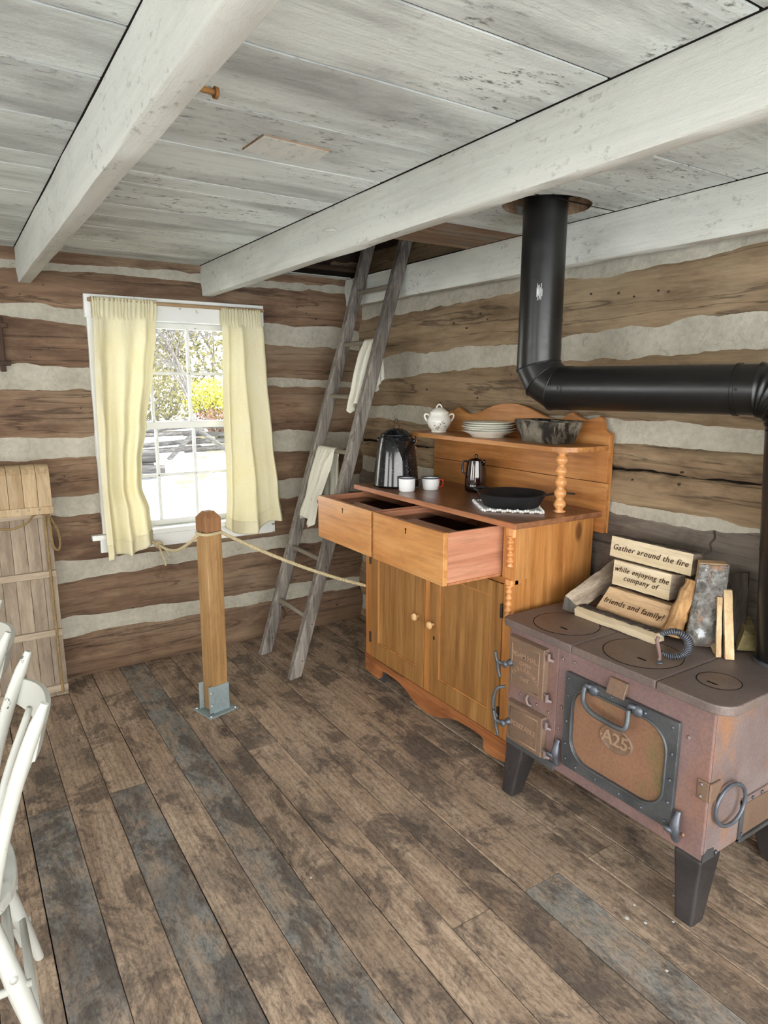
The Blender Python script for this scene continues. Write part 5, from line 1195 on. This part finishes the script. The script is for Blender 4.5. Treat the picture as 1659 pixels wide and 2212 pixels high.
for k in range(12):
    a = -.1 + .02 * k + .01 * math.sin(k * 3); q = vdir * math.cos(a - .12) + vs_ * math.sin(a - .12); zc = ub.z + .17 + .012 * math.sin(k * 2.3)
    c = Vector((upx.x, upx.y, 0)); r_ = PR + .0003; mb.tube([c + q * r_ + Vector((0, 0, zc - .018)), c + q * (r_ + .0004) + Vector((0, 0, zc)), c + q * r_ + Vector((0, 0, zc + .012 + .006 * math.sin(k)))], .0012, 4)
put(mb, 'scratches', 'paint_scuff', PP, kind='stuff')
for s in (hA.lerp(hB, .07), hA.lerp(hB, .97)): put(MB().ball(s + (hv.cross(Vector((0, 0, 1))) * -1 * (PR)) , .004, 8, 6), 'screw', 'pipe_black', PP, True)

# ------------------------------------------------------------------ firewood on the stove
TZ = SPZ + .0022
def wedge(name, corners, mat, label, group='firewood pieces on the stove', noise=.004, cuts=10, end=None, axis=0):
    """corners: outline at the near end and the outline at the far end; lofted with rough split faces."""
    A_, B_ = [Vector(p) for p in corners[0]], [Vector(p) for p in corners[1]]; m = len(A_); vs = []; fs = []; sd = sum(map(ord, label)) % 97
    sub = 3; ringA, ringB = [], []
    for k in range(m):
        for q in range(sub): ringA.append(A_[k].lerp(A_[(k + 1) % m], q / sub)); ringB.append(B_[k].lerp(B_[(k + 1) % m], q / sub))
    M_ = m * sub
    ca, cb = sum(A_, Vector()) / m, sum(B_, Vector()) / m
    for i in range(cuts + 1):
        for k in range(M_):
            p = ringA[k].lerp(ringB[k], i / cuts); c = ca.lerp(cb, i / cuts); d = (p - c).normalized()
            vs.append(p - d * abs(noise * fr(p.x * 1.0 + sd, p.y, p.z, 14.0)))
    for i in range(cuts):
        for k in range(M_): k2 = (k + 1) % M_; fs.append((i * M_ + k, i * M_ + k2, (i + 1) * M_ + k2, (i + 1) * M_ + k))
    r = thing(name, label, 'firewood', (min(v.x for v in vs) * .5 + max(v.x for v in vs) * .5, min(v.y for v in vs) * .5 + max(v.y for v in vs) * .5, min(v.z for v in vs)), group)
    put(MB().add(vs, fs), 'split_wood', mat, r, True, auto=28)
    e = MB(); e.add(vs[:M_], [tuple(range(M_))]); put(e, 'end_grain', end or mat, r)
    e = MB(); e.add(vs[-M_:], [tuple(range(M_))]); put(e, 'end_grain', end or mat, r)
    return r
def yblock(y0, y1, prof): return [[(x, y0, z) for x, z in prof], [(x, y1, z) for x, z in prof]]
tilt = 0.0
# front slab with bark
g = wedge('firewood', yblock(-2.035, -2.362, [(-.318, TZ), (-.322, TZ + .026), (-.300, TZ + .034), (-.268, TZ + .030), (-.262, TZ)]), 'split_pale', 'pale flat split stick lying in front of the lettered firewood', noise=.003)
put(MB().grid(lambda u, v: (-.303 + .035 * v + .003 * nz(u * 9, v * 3, 1), -2.037 - .32 * u, TZ + .0335 + .004 * fr(u * 7, v * 2, 3)), 40, 6), 'bark_strip', 'dark_bark', g, True, solid=.003)
# friends slab, tilted back
f1 = [[(-.250, -2.062, TZ + .010), (-.215, -2.098, TZ + .108), (-.165, -2.098, TZ + .100), (-.175, -2.062, TZ + .002)], [(-.250, -2.340, TZ + .008), (-.215, -2.345, TZ + .106), (-.165, -2.345, TZ + .100), (-.175, -2.340, TZ + .002)]]
g1 = wedge('lettered_firewood', f1, 'split_tan', 'tilted split log lettered friends and family, lowest of the three', 'lettered firewood pieces', noise=.003)
nrm = Vector((-.94, 0, .34)).normalized()
def letters(par, txt, c, size, upv, off, slope=0.0):
    u = Vector(upv).normalized(); x = Vector((0, -1, slope)).normalized(); n_ = x.cross(u)
    mt = frame_mat(Vector(c) + n_ * off, x, u); put(text_mb(txt, size, mt, .0006, .32, 1.12, bold=0.0), 'lettering', 'lettering_burn', par)
letters(g1, 'friends and family!', (-.2325, -2.212, TZ + .062), .0285, (.035, 0, .098), .0022)
# company block
g2 = wedge('lettered_firewood', yblock(-2.088, -2.318, [(-.192, TZ + .112), (-.186, TZ + .202), (-.110, TZ + .190), (-.09, TZ + .150), (-.12, TZ + .108)]), 'split_pale', 'split log lettered while enjoying the company of, middle of the three', 'lettered firewood pieces', noise=.003, end='split_weathered')
letters(g2, 'while enjoying the', (-.1885, -2.203, TZ + .173), .026, (.006, 0, .09), .0022)
letters(g2, 'company of', (-.1895, -2.203, TZ + .145), .026, (.006, 0, .09), .0022)
# gather block
g3 = wedge('lettered_firewood', yblock(-2.045, -2.368, [(-.160, TZ + .203), (-.153, TZ + .278), (-.112, TZ + .272), (-.070, TZ + .240), (-.085, TZ + .206)]), 'split_pale', 'split log lettered Gather around the fire, topmost of the three', 'lettered firewood pieces', noise=.003, end='split_weathered')
put(MB().grid(lambda u, v: (-.150 + .045 * v, -2.046 - .32 * u, TZ + .2785 - .004 * v + .003 * fr(u * 8, v * 2, 5)), 40, 5), 'bark_strip', 'dark_bark', g3, True, solid=.003)
letters(g3, 'Gather around the fire', (-.1565, -2.206, TZ + .240), .0285, (.007, 0, .075), .0022)
# weathered log leaning at the left
wedge('firewood', [[(-.315, -1.972, TZ + .004), (-.300, -2.03, TZ), (-.300, -2.028, TZ + .034), (-.318, -1.985, TZ + .062)], [(-.045, -1.985, TZ + .115), (-.04, -2.035, TZ + .11), (-.045, -2.03, TZ + .150), (-.06, -1.99, TZ + .165)]], 'split_weathered', 'weathered grey split log leaning at the left end of the pile', end='end_grain_grey', noise=.006)
# round-backed piece standing at the right of the lettered logs
n8 = 10
def disc(c, r, tilt_d, n=n8, sq=1.0): 
    d = Vector(tilt_d).normalized(); a = d.orthogonal().normalized(); b = d.cross(a); return [Vector(c) + (a * math.cos(2 * PI * k / n) + b * math.sin(2 * PI * k / n) * sq) * r for k in range(n)]
wedge('firewood', [disc((-.246, -2.372, TZ + .020), .034, (.25, -.04, 1)), disc((-.180, -2.392, TZ + .20), .027, (.25, -.04, 1))], 'split_round', 'barkless golden split log standing beside the lettered logs', noise=.012, cuts=16)
# lichen-covered bark slab
dirb = Vector((.057, -.059, 0)).normalized(); nb = Vector((-.72, -.69, 0)); c0 = Vector((-.205, -2.452, TZ)); bkv = Vector((.055, .012, .262))
vs = []
W0, W1 = .048, .044
lo4 = [c0 - dirb * W0, c0 + dirb * W0, c0 + dirb * W0 * .9 - nb * .05, c0 - dirb * W0 * .9 - nb * .05]
hi4 = [p + bkv for p in (c0 - dirb * W1, c0 + dirb * W1, c0 + dirb * W1 * .9 - nb * .045, c0 - dirb * W1 * .9 - nb * .045)]
g = wedge('firewood', [lo4, hi4], 'split_tan', 'upright firewood slab covered in grey lichen bark', noise=.004)
def bark(u, v):
    p = (c0 - dirb * W0).lerp(c0 + dirb * W0, u); q = (c0 - dirb * W1).lerp(c0 + dirb * W1, u); r = p.lerp(q + bkv, v * .99 + .03 * (1 - v)); bul = .010 * (1 - (2 * u - 1) ** 2)
    return r + nb * (bul + .003 + .008 * fr(u * 5, v * 14, 2, 1.3))
put(MB().grid(bark, 36, 100), 'bark', 'lichen_bark', g, True, solid=.006)
# kindling sticks
def stick(a, b, w, t, label):
    a, b = Vector(a), Vector(b); s = Vector((.7, -.7, 0)) * w; k = Vector((.5, .5, 0)) * t
    wedge('kindling_stick', [[a, a + s, a + s + k, a + k], [b, b + s, b + s + k, b + k]], 'split_stick', label, 'kindling sticks on the stove', noise=.002)
stick((-.246, -2.528, TZ), (-.175, -2.474, TZ + .165), .016, .016, 'thin pinkish kindling stick leaning right beside the lichen bark slab')
stick((-.238, -2.554, TZ), (-.150, -2.478, TZ + .185), .026, .022, 'thicker pale kindling stick, right of the thin one')
stick((-.228, -2.512, TZ), (-.16, -2.44, TZ + .03), .02, .02, 'short yellow kindling chip at the foot of the lichen bark slab')
wedge('firewood', [[(-.125, -2.485, TZ), (-.09, -2.535, TZ), (-.05, -2.515, TZ), (-.085, -2.470, TZ)], [(-.085, -2.455, TZ + .222), (-.06, -2.505, TZ + .235), (-.03, -2.49, TZ + .23), (-.05, -2.442, TZ + .215)]], 'dark_bark', 'dark rough-barked firewood piece standing behind the kindling', noise=.008)
wedge('firewood', [[(-.145, -2.535, TZ + .002), (-.095, -2.572, TZ), (-.088, -2.568, TZ + .045), (-.120, -2.54, TZ + .065)], [(-.035, -2.465, TZ + .03), (-.012, -2.50, TZ + .028), (-.012, -2.50, TZ + .075), (-.03, -2.468, TZ + .095)]], 'split_olive', 'olive split log lying between the pile and the stove pipe', noise=.004)
tw = put(MB().tube(smooth_path([(-.09, -2.368, .952), (-.075, -2.38, .965), (-.07, -2.372, .985), (-.065, -2.382, 1.005), (-.06, -2.375, 1.03)], 4), .0035, 7), 'twig', 'dark_bark', None, True); tag(tw, 'thin bare twig poking up behind the top lettered log', 'twig')
# lid lifter with coiled spring handle
lc = Vector((-.372, -2.462, SPZ + .055))
lf = thing('lid_lifter', 'iron stove lid lifter with a coiled spring handle lying on the stove', 'lid lifter', (-.40, -2.46, SPZ))
core = [lc + Vector((.62 * .046 * math.cos(t), -.62 * .046 * math.cos(t) * 1.25, .040 * math.sin(t) - .006)) for t in [R(170) - R(300) * k / 40 for k in range(41)]]
put(MB().tube([Vector((-.436, -2.463, SPZ + .004)), Vector((-.42, -2.455, SPZ + .016)), core[0] * .5 + Vector((-.42, -2.455, SPZ + .02)) * .5, core[0], core[2]], [.004, .005, .006, .006, .006], 10), 'shank', 'stove_iron', lf, True)
put(MB().ball((-.436, -2.466, SPZ + .0062), .009, 12, 8, (1.3, 1.3, .5)), 'lifter_tip', 'steel_worn', lf, True)
coil = []; n_ = 34 * 12
for k in range(n_ + 1):
    t = 4 + 36 * k / n_; i = int(min(39, t)); p = core[i].lerp(core[i + 1], t - i); tg = (core[i + 1] - core[i]).normalized(); a = Vector((.7, .7, 0)); a = (a - tg * a.dot(tg)).normalized(); b = tg.cross(a); ang = 2 * PI * 34 * k / n_
    coil.append(p + (a * math.cos(ang) + b * math.sin(ang)) * (.0065 + .0045 * math.sin(PI * k / n_)))
put(MB().tube(coil, .0025, 6), 'coil_spring', 'steel_worn', lf, True)

# ------------------------------------------------------------------ outdoors beyond the window
def gz(x, y): return -.28 + .10 * nz(x * .22, y * .22, 3) + .05 * nz(x * .7, y * .7, 1) + (.02 * (y - 6) if y > 6 else 0)
g = put(MB().grid(lambda u, v: (-45 + 90 * u, -40 + 90 * v, gz(-45 + 90 * u, -40 + 90 * v)), 120, 120), 'ground', 'snow_ground', None, True); g['kind'] = 'structure'
def vx(px_slope, y): return CAM.x + (y - CAM.y) * px_slope      # a line of sight through the window, as x per y
fence = thing('rail_fence', 'grey split-rail fence crossing the snowy yard outside the window', 'fence', (1.5, 11.5, gz(1.5, 11.5)))
rng = random.Random(11)
def rail(a, b, r):
    a, b = Vector(a), Vector(b); mid = (a + b) / 2 + Vector((0, 0, rng.uniform(-.05, .05)))
    put(MB().tube(smooth_path([a, mid, b], 4), r, 7), 'rail', 'rail_grey', fence, True, auto=40)
for k in range(4):
    x0 = -3.2 + 2.9 * k; y0, y1 = (11.2, 12.0) if k % 2 else (12.0, 11.2)
    for j in range(4): rail((x0 - .2, y0, gz(x0, y0) + .12 + .19 * j), (x0 + 3.1, y1, gz(x0 + 3, y1) + .16 + .18 * j), .055 + .015 * rng.random())
jx = -3.2 + 2.9 * 2
for s in (-1, 1): rail((jx - .75 * s, 11.6 - .3, gz(jx, 11.4)), (jx + .28 * s, 11.6, gz(jx, 11.4) + .85), .055)
lp = [(1.35, 9.6, 0), (1.1, 9.9, .24), (.8, 9.5, 0)]
for i, (x, y, dz) in enumerate(((.2, 8.9, 0), (.1, 9.25, 0), (.15, 9.05, .24))):
    L = 3.0 if i < 3 else 1.3
    o = put(MB().tube([(x - L, y + .15, gz(x, y) + .13 + dz), (x - L * .2, y + .05, gz(x, y) + .15 + dz), (x + L * .3, y - .05, gz(x, y) + .13 + dz)], [.13, .14, .11], 12), 'fallen_log', 'rail_grey', None, True, auto=40)
    tag(o, ['long bare log lying in front of the rail fence, outside the window', 'long bare log lying against the rail fence, outside the window', 'upper bare log resting on two others outside the window'][i], 'log', 'fallen logs in the yard')
def tree(x, y, h, seed, label, r0=.065, spread=.6, depth=6):
    rg = random.Random(seed); t = thing('bare_tree', label, 'tree', (x, y, gz(x, y)), 'bare trees beyond the yard'); tr = MB(); br = MB()
    def grow(p, d, L, r, lev):
        q = p + d * L; m = (p + q) / 2 + Vector((rg.uniform(-1, 1), rg.uniform(-1, 1), rg.uniform(-1, 1))) * L * .07
        (tr if lev < 2 else br).tube([p, m, q], [r, r * .85, r * .68], 7 if lev < 2 else 4, cap=False)
        if lev >= depth: return
        for k in range(3 if lev else 4):
            ax = Vector((rg.uniform(-1, 1), rg.uniform(-1, 1), rg.uniform(-.5, .5))).normalized()
            nd = (d + ax * spread * (1 + .25 * lev)).normalized(); nd.z += .08; nd.normalize()
            grow(p.lerp(q, rg.uniform(.55, 1.0)), nd, L * rg.uniform(.6, .82), max(.006, r * .6), lev + 1)
    grow(Vector((x, y, gz(x, y) - .1)), Vector((rg.uniform(-.15, .15), 0, 1)).normalized(), h * .32, r0, 0)
    put(tr, 'trunk', 'bare_bark', t, True); put(br, 'branches', 'bare_bark', t, True, kind='stuff')
for i, (sl, y, h, lb) in enumerate(((.21, 15.5, 6.5, 'bare tree seen through the left panes of the window'), (.262, 18, 7.5, 'tall bare tree seen through the middle panes of the window'), (.315, 14.5, 6.0, 'bare tree whose twigs fill the upper right panes of the window'), (.34, 22, 8.5, 'far bare tree behind the yellow shrub'), (.285, 27, 10, 'farthest bare tree beyond the fence line'))):
    tree(vx(sl, y), y, h, 30 + i, lb)
def shrub(x, y, z0, rx, rz, n, mat, label, seed, ls=1.0):
    rg = random.Random(seed); t = thing('shrub', label, 'shrub', (x, y, gz(x, y)), 'shrubs beyond the fence'); lf = MB(); st = MB()
    for k in range(n):
        a, e = rg.uniform(0, 2 * PI), math.acos(rg.uniform(-1, 1)); q = rg.random() ** .45
        p = Vector((x + rx * q * math.cos(a) * math.sin(e), y + rx * q * math.sin(a) * math.sin(e), gz(x, y) + z0 + rz * q * math.cos(e)))
        u = Vector((rg.uniform(-1, 1), rg.uniform(-1, 1), rg.uniform(-1, 1))).normalized(); w = u.orthogonal().normalized(); s = rg.uniform(.035, .075) * ls
        lf.add([p - u * s, p + w * s * .5, p + u * s, p - w * s * .5], [(0, 1, 2, 3)])
    for k in range(24):
        a = rg.uniform(0, 2 * PI); st.tube([(x, y, gz(x, y) - .05), (x + .4 * rx * math.cos(a), y + .4 * rx * math.sin(a), gz(x, y) + z0 * .6), (x + .8 * rx * math.cos(a), y + .8 * rx * math.sin(a), gz(x, y) + z0 + rz * rg.uniform(-.2, .5))], [.02, .014, .006], 5)
    put(lf, 'foliage', mat, t, kind='stuff'); put(st, 'stems', 'bare_bark', t, True)
shrub(vx(.345, 16), 16, 1.2, 1.0, .62, 2400, 'leaf_yellow', 'yellow-green leafy shrub seen through the right window panes', 5)
shrub(vx(.35, 15.2), 15.2, .55, .9, .4, 900, 'leaf_russet', 'russet twiggy shrub below the yellow one outside the window', 6)
shrub(vx(.225, 19), 19, 1.3, 2.2, 1.3, 2200, 'leaf_olive', 'pale olive thicket seen through the left window panes', 7, 1.5)
shrub(vx(.27, 24), 24, 3.2, 4.2, 3.2, 5200, 'leaf_olive', 'pale tall thicket far behind the fence', 8, 2.2)
